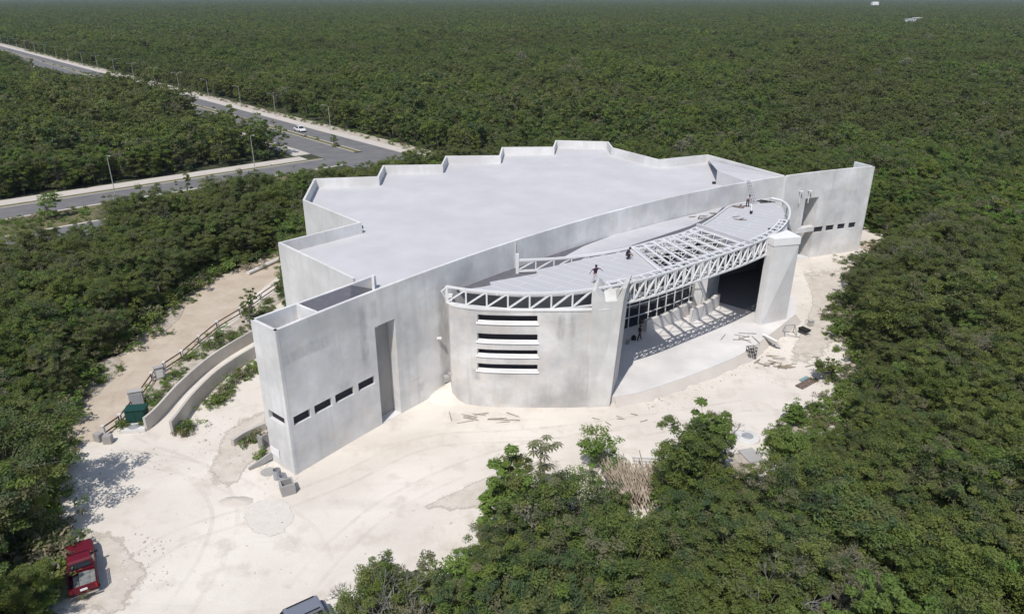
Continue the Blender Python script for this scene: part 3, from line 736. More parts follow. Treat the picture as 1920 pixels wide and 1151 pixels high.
# dark hall behind the door opening
hl = MB(); d0, d1 = G(1346,566,Tz), G(1430,590,Tz)
hv = Vector((d1[0]-d0[0], d1[1]-d0[1])).normalized()
far0 = (22.5, 85.3); far1 = (32.6, 90.4)
hpoly = [d0, d1, (32.5, 82), far1, far0, c3_]
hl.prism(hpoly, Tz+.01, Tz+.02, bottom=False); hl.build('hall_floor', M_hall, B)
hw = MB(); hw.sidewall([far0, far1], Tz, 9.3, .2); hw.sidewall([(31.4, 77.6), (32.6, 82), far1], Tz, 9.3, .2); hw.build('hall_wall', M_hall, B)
cl = MB(); cl.prism([(c2_[0]-.6, c2_[1]-1.2), (29.8, 77.8), (32.5, 82), far1, far0, c3_], 8.6, 8.8); cl.build('hall_ceiling', M_conc, B)
bmx = MB(); bmx.bar((c2_[0]+.2, c2_[1]-.3, 7.9), (29.9, 77.9, 7.9), .35, .6); bmx.build('lintel_beam', M_white, B)

# ------------------------------------------------------------------ garden walls by the left tower
def curve_wall(name, pxs, h, label, th=.22, m=None, grp=None):
    P = cr([G(x, y, 0) for x, y in pxs], 6); mb = MB(); mb.sidewall(P, 0, h, th); o = mb.build(name, m or M_tan, None)
    return tag(o, label, 'wall', grp)
curve_wall('garden_wall', [(277,808),(300,787),(345,737),(405,685),(478,640)], 1.3, 'outer curved cream wall of the path, nearest the wooden rail')
curve_wall('garden_wall', [(327,817),(340,800),(372,758),(420,712),(488,668)], 1.4, 'inner curved cream wall of the path, ending against the tower side')
curve_wall('planter_wall', [(440,838),(465,822),(500,806)], .7, 'low curved white wall stub beside weeds at the tower foot', th=.35)

# ------------------------------------------------------------------ fence
fp = [(197,812),(228,790),(258,752),(287,710),(310,690),(343,668),(375,640),(409,612),(452,586),(490,558),(527,532)]
fw = [G(x, y+6) for x, y in fp]
fence = thing('rail_fence', 'brown two-rail fence with short white posts along the dirt track', 'fence', (*fw[0], 0))
ox, oy = fw[0]
for i, (x, y) in enumerate(fw):
    mb = MB(); mb.box((x-ox, y-oy, .5), (.22, .22, 1.0)); mb.box((x-ox, y-oy, 1.03), (.28, .28, .06)); mb.build('post', M_white, fence)
for a, b in zip(fw[:-1], fw[1:]):
    mb = MB(); va = Vector((a[0]-ox, a[1]-oy)); vb = Vector((b[0]-ox, b[1]-oy)); d = (vb-va).normalized(); va += d*.14; vb -= d*.14
    for z in (.32, .88): mb.bar((*va, z), (*vb, z), .08, .10)
    for p in (va, vb): mb.bar((*p, .27), (*p, .93), .07)
    mb.build('rail_panel', M_rust, fence)

def boxthing(name, label, cat, px, d, m, rz=0, z=0, group=None, bevel=.03, lid=True, hollow=False):
    x, y = G(*px, z); o = thing(name, label, cat, (x, y, z), rz, group)
    if hollow:
        w = MB(); t = .12
        for (cx_, cy_, dx, dy) in ((0, -d[1]/2+t/2, d[0], t), (0, d[1]/2-t/2, d[0], t), (-d[0]/2+t/2, 0, t, d[1]-2*t), (d[0]/2-t/2, 0, t, d[1]-2*t)):
            w.box((cx_, cy_, d[2]/2), (dx-.002, dy-.002, d[2]))
        w.box((0, 0, .06), (d[0]-2*t, d[1]-2*t, .1)); w.build('shell', m, o)
    else:
        w = MB(); w.box((0, 0, d[2]/2), d); w.build('body', m, o, bevel=bevel)
        if lid: l = MB(); l.box((0, 0, d[2]+.04), (d[0]+.1, d[1]+.1, .07)); l.build('lid', m, o, bevel=.02)
    return o
ub = boxthing('utility_cabinet', 'pale concrete meter cabinet beside the rail fence, farther from the green transformer', 'cabinet', (301,710), (.85, .5, 1.25), M_block, R(35))
dm = MB(); dm.box((0, -.26, .65), (.6, .02, .8)); dm.build('door', M_white, ub)
ub = boxthing('utility_cabinet', 'grey concrete cabinet standing right behind the green transformer', 'cabinet', (260,765), (1.15, .55, 1.75), M_block, R(20))
dm = MB(); dm.box((0, -.285, .9), (.85, .02, 1.3)); dm.build('door', M_grey, ub)
tx, ty = G(256, 801)
tf_ = thing('transformer', 'green transformer box on a white plinth with a round manhole lid', 'transformer', (tx, ty, 0), R(10))
q = MB(); q.box((0, .2, .2), (2.3, 2.6, .4)); q.build('plinth', M_white, tf_, bevel=.04)
q = MB(); q.box((.05, .75, 1.05), (1.9, 1.2, 1.3)); q.build('cabinet', M_green, tf_, bevel=.05)
q = MB(); q.box((.05, .75, 1.74), (2.05, 1.35, .08)); q.build('cabinet_roof', M_green, tf_, bevel=.02)
q = MB(); q.box((-.4, .13, 1.0), (.8, .04, 1.0)); q.box((.5, .13, 1.0), (.8, .04, 1.0)); q.build('door', M_green, tf_)
q = MB(); q.lathe([(0, .43), (.5, .43), (.52, .41), (.52, .38)], (0, -.55, 0)); q.build('manhole_lid', M_grey, tf_); tf_.scale = (.85, .85, .9)
for i, (px, lab) in enumerate((((187,826), 'concrete gate block at the fence start, left one of the pair'), ((204,830), 'concrete gate block at the fence start, right one of the pair'))):
    boxthing('concrete_block', lab, 'block', px, (.7, .55, .75), M_block, R(-20+30*i), lid=False, bevel=.04)
boxthing('concrete_box', 'open-topped concrete box in front of the tower corner', 'box', (540,922), (1.0, 1.0, .9), M_block, R(28), hollow=True)
x, y = G(500, 838); o = thing('concrete_channel', 'upright U-shaped concrete form beside the tower foot', 'concrete form', (x, y, 0), R(48))
w = MB(); w.box((-.45, 0, .65), (.12, .7, 1.3)); w.box((.45, 0, .35), (.12, .7, .7)); w.box((0, .3, .5), (.78, .1, 1.0)); w.build('shell', M_block, o)
def barrel(px, label, tilt=0, h=.85, r=.3):
    x, y = G(*px); o = thing('barrel', label, 'barrel', (x, y, 0), 0, 'barrels at the tower corner'); o.rotation_euler = (tilt, 0, .5)
    b = MB(); b.lathe([(0, .02), (r, .02), (r, .28), (r+.02, .3), (r, .32), (r, .56), (r+.02, .58), (r, .6), (r, h), (r-.03, h), (r-.03, .2), (0, .2)]); b.build('drum_shell', M_grey, o, smooth=False)
    return o
barrel((521, 897), 'grey open steel barrel nearer the tower wall'); barrel((532, 904), 'shorter dark barrel beside the open concrete box', h=.6)
x, y = G(492, 872); o = thing('broken_slab', 'long thin concrete shard leaning against the tower foot', 'rubble', (x, y, 0), R(40))
w = MB(); w.box((0, 0, .35), (2.2, .15, .5), M=Matrix.Rotation(R(-18), 4, 'Y')); w.build('slab', M_block, o)
x, y = G(503, 885); o = thing('broken_slab', 'flat round-edged concrete offcut lying by the barrels', 'rubble', (x, y, 0), R(20))
w = MB(); w.lathe([(0, .1), (.55, .1), (.6, .05), (.55, .0)], n=9); w.build('slab', M_block, o)
tn = (Vector(TA)-Vector(TB)).normalized(); nn = Vector((tn.y, -tn.x)); 
uu, zz = hit(517, 846, [TB, TA]); pp = Vector(TB)+tn*uu+nn*.06
o = thing('paper_notice', 'white site notice board fixed low on the tower end wall', 'notice', (pp.x, pp.y, zz), math.atan2(tn.y, tn.x))
w = MB(); w.box((0, 0, 0), (1.15, .03, .75)); w.build('board', M_paper, o)
# a mound of marl against the drum with a block on it
def mound(name, c, rx, ry, h, m, label, cat, seed=0, n=20, ang=0):
    rs = np.random.default_rng(seed); vs = [(0, 0, h)]; fs = []; nr = 6
    ca, sa = math.cos(ang), math.sin(ang)
    for i in range(1, nr+1):
        for k in range(n):
            t = 2*math.pi*k/n; r = i/nr*(1+rs.normal(0, .06)); x = rx*r*math.cos(t); y = ry*r*math.sin(t)
            vs.append((x*ca-y*sa, x*sa+y*ca, max(-.02, h*(1-i/nr)**1.2*(1+rs.normal(0, .12))) if i < nr else -.03))
    for k in range(n): fs.append((0, 1+k, 1+(k+1) % n))
    for i in range(nr-1):
        for k in range(n): a = 1+i*n; fs.append((a+k, a+n+k, a+n+(k+1) % n, a+(k+1) % n))
    mb = MB(); mb.add(vs, fs); o = mb.build(name, m, None, smooth=True, loc=(c[0], c[1], .0)); tag(o, label, cat); return o
mound('marl_mound', (-5.6, 58.4), 2.4, 2.0, 1.5, M_yard, 'pale marl heap piled in the corner left of the drum', 'mound', 1)
mound('marl_mound', G(443, 940), 1.5, .7, .3, M_sand, 'tiny sand heap in the open yard, left of the flat gravel disc', 'mound', 2)
g_ = [G(505+56*math.cos(k*.6283), 970+42*math.sin(k*.6283)) for k in range(10)]; soft_patch('gravel_patch', g_[::-1], .046, M_grav)
mound('rubble_heap', G(1637, 462), 2.8, 1.8, 1.0, M_dirt, 'tan rubble heap beside the far right wall end', 'rubble', 4)
x, y = -5.9, 59.0
o = thing('concrete_block', 'broken block lying on the marl heap at the drum corner', 'block', (x, y, 1.3), R(20)); w = MB(); w.box((0, 0, .25), (.8, .6, .5)); w.box((.2, 0, .6), (.3, .5, .3)); w.build('body', M_block, o, bevel=.03)

# ------------------------------------------------------------------ site debris
def stickpile(name, px, n, L, w, m, label, cat, spread=.8, z=0, seed=0, h=.3):
    rs = np.random.default_rng(seed); x, y = G(*px, z); mb = MB()
    for _ in range(n):
        a = rs.normal(0, .5); c = Vector((rs.normal(0, spread), rs.normal(0, spread*.6), rs.uniform(.04, h))); d = Vector((math.cos(a), math.sin(a), rs.normal(0, .05)))*L*rs.uniform(.4, .6)
        mb.bar(c-d, c+d, w, w*.6)
    o = mb.build(name, m, None, loc=(x, y, z)); return tag(o, label, cat)
stickpile('scrap_timber', (885,780), 8, 1.3, .06, M_wood, 'scattered timber offcuts on marl below the drum windows', 'scrap wood', 1.0, seed=1, h=.15)
stickpile('scrap_timber', (948,790), 5, 1.5, .055, M_wood, 'thin crooked timber pieces under the right part of the drum', 'scrap wood', .8, seed=2, h=.12)
stickpile('scrap_timber', (1398,634), 7, 1.7, .06, M_wood, 'loose sticks lying on the terrace near its right rim', 'scrap wood', .9, z=.75, seed=3, h=.12)
stickpile('scrap_timber', (1460,680), 16, 1.3, .08, M_palm, 'messy pale board scraps just off the terrace rim', 'scrap wood', 1.2, seed=4, h=.25)
stickpile('scrap_timber', (1655,470), 14, 2.2, .1, M_palm, 'cut branches strewn over the rubble at the far wall end', 'scrap wood', 1.3, seed=5, h=1.0)
stickpile('scrap_timber', (1560,690), 8, 1.6, .08, M_plank, 'brown twigs at the jungle edge right of the yard', 'scrap wood', 1.2, seed=6, h=.2)
stickpile('scrap_timber', (1170,785), 6, .7, .07, M_wood, 'small chips scattered at the terrace left foot', 'scrap wood', 1.1, seed=8, h=.1)
x, y = G(1512, 720); o = thing('plank_stack', 'stack of brown planks with teal sheet on right side of yard', 'planks', (x, y, 0), R(38))
w = MB()
for k in range(4): w.box((0, -.30+k*.2, .1+.03*(k % 2)), (2.6, .17, .09))
w.build('plank', M_plank, o); w = MB(); w.box((.6, .62, .12), (1.2, .35, .08)); w.build('sheet', M_teal, o)
x, y = G(1445, 650); o = thing('leaning_slab', 'white rectangular slab propped at the terrace rim', 'slab', (x, y, 0), R(-62))
w = MB(); w.box((0, 0, .75), (2.0, .16, 1.1), M=Matrix.Rotation(R(40), 4, 'X')); w.build('slab', M_paper, o); w = MB(); w.box((0, .55, .35), (.15, .15, .7)); w.build('prop', M_wood, o)
x, y = G(1407, 672); o = thing('rebar_cage', 'small dark steel grid cage at the terrace rim', 'steel cage', (x, y, 0), R(15))
w = MB()
for i in range(5):
    for s in (-.3, .3): w.tube((-.4+i*.2, s, 0), (-.4+i*.2, s, 1.3), .035, n=5)
for z in (.1, .5, .9, 1.3):
    for s in (-.3, .3): w.tube((-.45, s, z), (.45, s, z), .03, n=5)
    for s in (-.4, .4): w.tube((s, -.3, z), (s, .3, z), .03, n=5)
w.build('bars', M_blackr, o)
x, y = G(1479, 628); o = thing('trestle', 'grey steel trestle legs right of the right pylon', 'trestle', (x, y, 0), R(10))
w = MB()
for s in (-.7, .7): w.tube((s, -.4, 0), (s*.8, 0, 1.2), .05, n=6); w.tube((s, .4, 0), (s*.8, 0, 1.2), .05, n=6)
w.tube((-.6, 0, 1.2), (.6, 0, 1.2), .06, n=6); w.tube((-.7, -.3, .3), (.9, -.9, .05), .04, n=6); w.build('frame', M_grey, o)
x, y = G(1507, 627); o = thing('wheelbarrow', 'dark wheelbarrow standing on marl right of the pylon', 'wheelbarrow', (x, y, 0), R(120))
w = MB(); w.box((0, 0, .55), (.9, .6, .3), taper=-.3); w.build('tray', M_blackr, o)
w = MB(); w.tube((.55, -.05, .2), (.55, .05, .2), .2, n=14); w.build('wheel', M_blackr, o)
w = MB(); w.tube((.55, -.2, .25), (-.9, -.3, .55), .025, n=6); w.tube((.55, .2, .25), (-.9, .3, .55), .025, n=6); w.tube((-.3, -.2, .4), (-.35, -.25, 0), .02, n=6); w.tube((-.3, .2, .4), (-.35, .25, 0), .02, n=6); w.build('handle', M_grey, o)
x, y = G(1401, 822); o = thing('well_cover', 'round white concrete well ring with grey lid', 'well', (x, y, 0))
w = MB(); w.lathe([(0, .25), (.95, .25), (1.0, .2), (1.05, 0)], n=28); w.build('ring', M_white, o)
w = MB(); w.lathe([(0, .34), (.42, .34), (.46, .30), (.46, .25)], n=24); w.build('lid', M_grey, o)
boxthing('concrete_slab', 'pale flat concrete slab half hidden by leaves below the well', 'slab', (1408,856), (1.3, 1.8, .2), M_block, R(15), lid=False)
boxthing('paint_bucket', 'pale square tin standing near the right pylon', 'bucket', (1519,612), (.55, .45, .7), M_block, R(15), lid=True)
# palm stalk pile (collapsed shelter)
x, y = G(1196, 925); mb = MB(); rs = np.random.default_rng(11)
for i in range(260):
    cx_ = rs.uniform(-2.2, 2.2); a = R(90)+rs.normal(0, .2)-cx_*.09
    L = rs.uniform(2.2, 3.9); c = Vector((cx_, rs.normal(0, .35), rs.uniform(.2, 1.3))); d = Vector((math.cos(a), math.sin(a), rs.uniform(.0, .42)))*L/2
    mb.bar(c-d, c+d, .06, .05)
o = mb.build('palm_stalk_pile', M_palm, None, loc=(x, y, .2)); tag(o, 'heap of long dry brown palm stalks at the bushes edge', 'stalk pile')
x, y = G(1140, 915); o = thing('timber_frame', 'few white sawn timbers lying left of the palm stalk heap', 'timber', (x, y, 0), R(-4))
w = MB(); w.bar((-1.5, 0, .15), (1.4, -.3, .3), .14, .1); w.bar((-.6, .8, .15), (1.3, .5, .25), .14, .1); w.bar((-.3, -.8, .1), (.9, 1.3, .2), .12); w.build('timber', M_white, o)
x, y = G(1225, 872); o = thing('white_planks', 'thin white planks behind the palm stalk heap', 'planks', (x, y, 0), R(-3))
w = MB()
for k in range(3): w.box((0, k*.4, .15), (3.2, .14, .1))
w.build('plank', M_white, o)
x, y = G(455, 503); o = tag(MB().tube((-6.2, -4.0, .35), (6.5, 5.0, .35), .38, n=14).build('concrete_pipe', M_white, None, loc=(-23.6-9, 84, 0)), 'long white pipe lying at the jungle edge behind the left wall', 'pipe')
pa, pb_ = G(466,516), G(523,487); o.location = (0, 0, 0); o.data.clear_geometry(); tmp = MB().tube((*pa, .3), (pb_[0]+1.0, pb_[1]+1.1, .3), .24, n=14); o.data.from_pydata(tmp.v, [], tmp.f)
x, y = G(470, 507); rs = np.random.default_rng(5); mb = MB()
for i in range(40):
    a = rs.uniform(0, 6.28); r = rs.uniform(.5, 1.4); p0 = Vector((rs.normal(0, .3), rs.normal(0, .3), 0)); prev = p0
    for k in range(1, 5): t = k/4; q = p0+Vector((math.cos(a)*r*t, math.sin(a)*r*t, 2.0*t-1.3*t*t)); mb.bar(prev, q, .05, .04); prev = q
o = mb.build('dry_palm_clump', M_palm, None, loc=(x, y, 0)); tag(o, 'bleached arching dry palm fronds at the end of the white pipe', 'dry palm')

# ------------------------------------------------------------------ vehicles
def loft(mb, secs, mi=0, cap=True):
    n = len(secs[0]); b = len(mb.v); vs = [v for s in secs for v in s]; fs = []
    for i in range(len(secs)-1):
        for k in range(n): fs.append((i*n+k, i*n+(k+1) % n, (i+1)*n+(k+1) % n, (i+1)*n+k))
    if cap: fs += [tuple(reversed(range(n))), tuple(range((len(secs)-1)*n, len(secs)*n))]
    mb.add(vs, fs, mi)
def sec(x, hw, z0, z1, r=.12):        # rounded rectangle cross-section at station x (car points along +x)
    c = [(-hw, z0), (hw, z0), (hw, z1-r), (hw-r*.35, z1-r*.3), (hw-r, z1), (-hw+r, z1), (-hw+r*.35, z1-r*.3), (-hw, z1-r)]
    return [(x, a, b) for a, b in c]
def wheel(par, x, y, r=.33, w=.22):
    m = MB(); m.tube((x, y-w/2, r), (x, y+w/2, r), r, n=20); o = m.build('wheel', M_blackr, par)
    s = 1 if y > 0 else -1
    m = MB(); m.tube((x, y+s*(w/2-.02), r), (x, y+s*(w/2+.012), r), r*.6, n=14); m.build('rim', M_chrome, o)
# red pickup
def pickup():
    x, y = G(151, 1054, .9); o = thing('pickup_truck', 'red pickup truck parked at the left edge of the white yard', 'pickup truck', (x, y, 0), R(122)); o.scale = (.92, .94, .95)
    b = MB()
    loft(b, [sec(.65, .86, .38, 1.0), sec(1.2, .87, .38, 1.02), sec(2.1, .86, .38, .98), sec(2.55, .80, .42, .88)])      # nose
    loft(b, [sec(-.85, .86, .36, 1.0), sec(.66, .86, .36, 1.02)])
    # bed
    b.box((-1.72, 0, .55), (1.76, 1.66, .08))
    for s in (-1, 1): b.box((-1.72, s*.82, .80), (1.80, .09, .48))
    b.box((-.88, 0, .8), (.08, 1.6, .48)); b.build('body', M_red, o, bevel=.02)
    t = MB(); t.box((-2.63, 0, .80), (.08, 1.66, .50)); tg = t.build('tailgate', M_red, o, bevel=.02)
    t = MB(); t.box((-2.68, 0, .78), (.015, .42, .16)); t.build('licence_plate', M_paper, tg)
    c = MB(); loft(c, [[(-.78, -.80, 1.0), (-.78, .80, 1.0), (-.66, .66, 1.52), (-.66, -.66, 1.52)], [(-.58, -.82, 1.0), (-.58, .82, 1.0), (-.55, .68, 1.60), (-.55, -.68, 1.60)],
                       [(.45, -.82, 1.0), (.45, .82, 1.0), (.15, .68, 1.60), (.15, -.68, 1.60)], [(.85, -.80, 1.0), (.85, .80, 1.0), (.25, .64, 1.55), (.25, -.64, 1.55)]])
    c.build('cab', M_red, o, bevel=.03)
    g = MB(); g.add([(.885, -.70, 1.05), (.885, .70, 1.05), (.36, .58, 1.52), (.36, -.58, 1.52)], [(0, 1, 2, 3)]); g.build('windscreen', M_glass, o)
    g = MB(); g.add([(-.80, -.66, 1.10), (-.80, .66, 1.10), (-.685, .56, 1.48), (-.685, -.56, 1.48)], [(3, 2, 1, 0)]); g.build('rear_window', M_glass, o)
    for s in (-1, 1):
        g = MB(); g.add([(-.5, s*.835, 1.08), (.45, s*.835, 1.08), (.18, s*.705, 1.52), (-.48, s*.705, 1.52)], [(0, 1, 2, 3)]); g.build('side_window', M_glass, o)
        g = MB(); g.box((.55, s*.98, 1.1), (.12, .2, .15)); g.build('mirror', M_blackr, o)
        g = MB(); g.box((2.5, s*.6, .72), (.14, .3, .16)); g.build('headlight', M_lamp, o)
        g = MB(); g.box((-2.67, s*.73, .82), (.05, .12, .3)); g.build('tail_light', M_tail, o)
        for xx in (1.55, -1.75): wheel(o, xx, s*.76)
        rk = MB()
        for xx in (-.95, -1.5, -2.05, -2.55): rk.bar((xx, s*.83, 1.03), (xx, s*.83, 1.38), .05)
        for z in (1.2, 1.38): rk.bar((-.93, s*.83, z), (-2.57, s*.83, z), .05)
        rk.build('bed_rack', M_blackr, o)
    bp = MB(); bp.box((-2.78, 0, .48), (.12, 1.6, .14)); bp.build('bumper', M_chrome, o); bp = MB(); bp.box((2.63, 0, .48), (.14, 1.66, .18)); bp.build('bumper', M_chrome, o)
    s_ = MB(); s_.box((-1.75, -.12, .9), (1.45, .62, .05), M=Matrix.Rotation(R(4), 4, 'X')); s_.box((-1.75, -.55, .86), (1.4, .38, .05)); s_.box((-1.7, .4, .7), (1.3, .3, .15))
    s_ = s_.build('metal_sheet', M_dgrey, None, loc=o.location, rot=o.rotation_euler); s_.scale = o.scale; tag(s_, 'grey metal sheets stacked in the red pickup bed', 'metal sheets')
pickup()
def saloon(loc, rz, label, paint, cat='car', suv=False):
    o = thing('suv' if suv else 'sedan', label, cat, loc, rz); H1 = .98 if suv else .86; H2 = 1.72 if suv else 1.42
    b = MB(); loft(b, [sec(-2.2, .72, .4, H1-.12), sec(-2.05, .86, .3, H1), sec(-1.0, .90, .25, H1+.02), sec(.9, .90, .25, H1), sec(1.9, .86, .28, H1-.12), sec(2.2, .72, .35, H1-.3)], )
    b.build('body', paint, o, smooth=False, bevel=.03)
    bx = -1.9 if suv else -1.55
    def cs(x, w, z): return [(x, -w, z), (x, w, z)]
    c = MB(); tops = ((bx+.2 if suv else bx+.65), .25)
    loft(c, [[(bx, -.78, H1-.02), (bx, .78, H1-.02), (tops[0], .60, H2), (tops[0], -.60, H2)], [(1.05, -.78, H1-.02), (1.05, .78, H1-.02), (tops[1], .60, H2), (tops[1], -.60, H2)]], cap=True)
    c.build('cabin', paint, o, bevel=.05)
    def win(name, q, off):
        g = MB(); g.add([(x+off[0], y+off[1], z+off[2]) for x, y, z in q], [(0, 1, 2, 3)]); g.build(name, M_glass, o)
    f = lambda x0, x1, t: x0+(x1-x0)*t
    z0, z1 = H1+.05, H2-.05; t0 = .1; t1 = .9
    win('windscreen', [(f(1.05, tops[1], t0), -.68, z0), (f(1.05, tops[1], t0), .68, z0), (f(1.05, tops[1], t1), .55, z1), (f(1.05, tops[1], t1), -.55, z1)], (.03, 0, .02))
    win('rear_window', [(f(bx, tops[0], t0), .68, z0), (f(bx, tops[0], t0), -.68, z0), (f(bx, tops[0], t1), -.55, z1), (f(bx, tops[0], t1), .55, z1)], (-.03, 0, .02))
    for s in (-1, 1):
        for (xa, xb) in ((bx+.35, -.35), (-.25, .75)):
            ta = max(xa, tops[0]+.05) if xa < -.4 else xa
            win('side_window', [(xa, s*.775, z0), (xb, s*.775, z0), (min(xb, tops[1]), s*.625, z1), (ta, s*.625, z1)], (0, s*.03, 0))
        for xx in (1.4, -1.35): wheel(o, xx, s*.8)
        g = MB(); g.box((2.08, s*.6, H1-.28), (.16, .32, .14)); g.build('headlight', M_lamp, o)
        g = MB(); g.box((-2.12, s*.62, H1-.18), (.12, .28, .14)); g.build('tail_light', M_tail, o)
        g = MB(); g.box((.85, s*1.0, H1+.1), (.14, .2, .14)); g.build('mirror', paint, o)
    if suv:
        rr = MB()
        for s in (-1, 1): rr.bar((-1.5, s*.5, H2+.05), (.1, s*.5, H2+.05), .05)
        rr.build('roof_rail', M_blackr, o)
    return o
p = ND(91.4, 191.5); saloon((*G(563, 247), .06), math.atan2(-dM[1], -dM[0]), 'white sedan driving on the dual road behind the building', M_wcar)
sx, sy = G(553, 1192); saloon((sx, sy, 0), R(215), 'silver grey hatchback at the bottom edge of the white yard', M_scar, suv=True)

# ------------------------------------------------------------------ people
def skinmesh(name, verts, edges, radii, m, parent, sub=1):
    me = bpy.data.meshes.new(name); me.from_pydata(verts, edges, []); o = put(name, me, m, parent)
    sk_ = o.modifiers.new('skin', 'SKIN'); sk_.use_smooth_shade = True
    for i, sv in enumerate(me.skin_vertices[0].data if me.skin_vertices else []): sv.radius = (radii[i], radii[i])
    if not me.skin_vertices:
        bm = bmesh.new(); bm.from_mesh(me); ly = bm.verts.layers.skin.verify(); bm.verts.ensure_lookup_table()
        for i, v in enumerate(bm.verts): v[ly].radius = (radii[i], radii[i]); v[ly].use_root = (i == 0)
        bm.to_mesh(me); bm.free()
    s = o.modifiers.new('sub', 'SUBSURF'); s.levels = sub; s.render_levels = sub
    return o
def person(loc, rz, label, shirt, trousers, pose='stand', skin=M_skin, hat=None):
    o = thing('person', label, 'person', loc, rz)
    lean = {'stand': 0, 'walk': 3, 'bend': 38, 'crouch': 25, 'arms': 8}[pose]; hipz = .48 if pose == 'crouch' else .93
    L = R(lean); up = lambda d: Vector((math.sin(L)*d, 0, math.cos(L)*d)); hip = Vector((0, 0, hipz))
    chest = hip+up(.36); sh = hip+up(.50); neck = hip+up(.58); head = hip+up(.72)+Vector((.02, 0, 0)); topv = hip+up(.82)+Vector((.02, 0, 0))
    V = [hip, hip+up(.18), chest, neck, head-up(.03), topv]; Ed = [(0, 1), (1, 2), (2, 3), (3, 4), (4, 5)]; Rd = [.14, .12, .15, .055, .095, .06]
    arms = []; legs = []
    for s in (-1, 1):
        step = {'walk': .28, 'arms': .1}.get(pose, .05)*s
        if pose == 'crouch': kn = Vector((.40, s*.14, .45)); an = Vector((.05, s*.13, .08))
        else: kn = Vector((step*.6+.03, s*.11, .50)); an = Vector((step, s*.11, .08))
        toe = an+Vector((.17, 0, -.04)); h = hip+Vector((0, s*.1, -.04)); b0 = len(V)
        V += [h, kn, an, toe]; Ed += [(0, b0), (b0, b0+1), (b0+1, b0+2), (b0+2, b0+3)]; Rd += [.09, .06, .042, .04]; legs.append((h, kn, an))
        so = sh+Vector((0, s*.18, -.03))
        if pose == 'arms': el = so+Vector((.02, s*.27, -.08)); wr = el+Vector((.05, s*.18, -.16))
        elif pose in ('bend', 'crouch'): el = so+Vector((.12, s*.05, -.25)); wr = el+Vector((.18, -s*.02, -.16))
        else: el = so+Vector((-.04*s, s*.06, -.28)); wr = el+Vector((.08*s+.04, s*.02, -.24))
        hd = wr+(wr-el).normalized()*.08; b1 = len(V); V += [so, el, wr, hd]; Ed += [(2, b1), (b1, b1+1), (b1+1, b1+2), (b1+2, b1+3)]; Rd += [.055, .043, .03, .034]; arms.append((so, el, wr))
        dr = (wr-el).normalized(); side = dr.cross(Vector((0, s, .2))).normalized()
        for k, ln in enumerate((.085, .095, .09, .07)):
            f0 = hd+side*(-.024+.016*k)+dr*.02; f1 = f0+dr*ln*.5+Vector((0, -s*.005, 0)); f2 = f1+dr*ln*.45+Vector((0, -s*.02, 0)); b2 = len(V)
            V += [f0, f1, f2]; Ed += [(b1+3, b2), (b2, b2+1), (b2+1, b2+2)]; Rd += [.009, .009, .007]
        b2 = len(V); V += [wr+dr*.05+side*-.05, wr+dr*.09+side*-.065]; Ed += [(b1+2, b2), (b2, b2+1)]; Rd += [.011, .009]
    skinmesh('body', [tuple(v) for v in V], Ed, Rd, skin, o)
    V = [hip+up(.03), hip+up(.2), chest, sh+up(.02)]; Ed = [(0, 1), (1, 2), (2, 3)]; Rd = [.165, .15, .18, .11]
    for (so, el, wr) in arms: b = len(V); V += [so, so+(el-so)*.8]; Ed += [(2, b), (b, b+1)]; Rd += [.075, .062]
    skinmesh('shirt', [tuple(v) for v in V], Ed, Rd, shirt, o)
    V = [hip+up(.06), hip]; Ed = [(0, 1)]; Rd = [.158, .16]
    for (h, kn, an) in legs: b = len(V); V += [h, kn, an]; Ed += [(1, b), (b, b+1), (b+1, b+2)]; Rd += [.108, .078, .06]
    skinmesh('trousers', [tuple(v) for v in V], Ed, Rd, trousers, o)
    hb = MB(); hb.lathe([(.0, .13), (.06, .115), (.1, .07), (.112, 0), (.105, -.04)], (0, 0, 0), n=12); hb.build('hair' if hat is None else 'cap', hat or M_hair, o, smooth=True, loc=tuple(head+Vector((-.01, 0, .01))))
    fc = MB()
    for s in (-1, 1): fc.box((.092, s*.035, .005), (.012, .025, .012))
    fc.box((.088, 0, -.055), (.01, .05, .012)); fc.build('face', M_hair, o, loc=tuple(head))
    nz = MB(); nz.box((.10, 0, -.02), (.04, .025, .04)); nz.build('nose', skin, o, loc=tuple(head))
    return o
person((*G(1115, 531, 10.62), 10.62), R(-60), 'worker with dark top and open arms on left canopy deck', M_purple, M_pale, 'arms')
person((*G(1198, 638, Tz), Tz), R(20), 'person in dark clothes walking in canopy shade on the terrace', M_navy, M_purple, 'walk')
person((*G(1401, 388, 10.62), 10.62), R(-90), 'worker in pale shirt bending by the ladder on right deck', M_pale, M_navy, 'bend')
person((*G(1174, 486, 10.62), 10.62), R(-10), 'worker in black crouching at the corner of the open skylight', M_navy, M_blackr, 'crouch')
0 and person((*G(1261, 446, 9.9), 9.75), R(-120), 'worker seen from the waist up behind the skylight beams', M_navy, M_jean, 'stand')
x, y = G(1188, 637, Tz); mb = MB(); mb.lathe([(0, .02), (.24, .04), (.28, .2), (.22, .42), (.12, .5), (.05, .56), (0, .56)], n=12); o = mb.build('black_sack', M_blackr, None, smooth=True, loc=(x, y, Tz)); tag(o, 'small black sack on the shaded terrace beside the walking person', 'sack')
x, y = G(1177, 645, Tz); o = thing('yellow_bucket', 'small tan bucket in shade behind the drum pylon', 'bucket', (x, y, Tz)); w = MB(); w.lathe([(0, .01), (.16, .01), (.2, .4), (.18, .4), (.15, .05), (0, .05)], n=14); w.build('pail', M_litter, o)
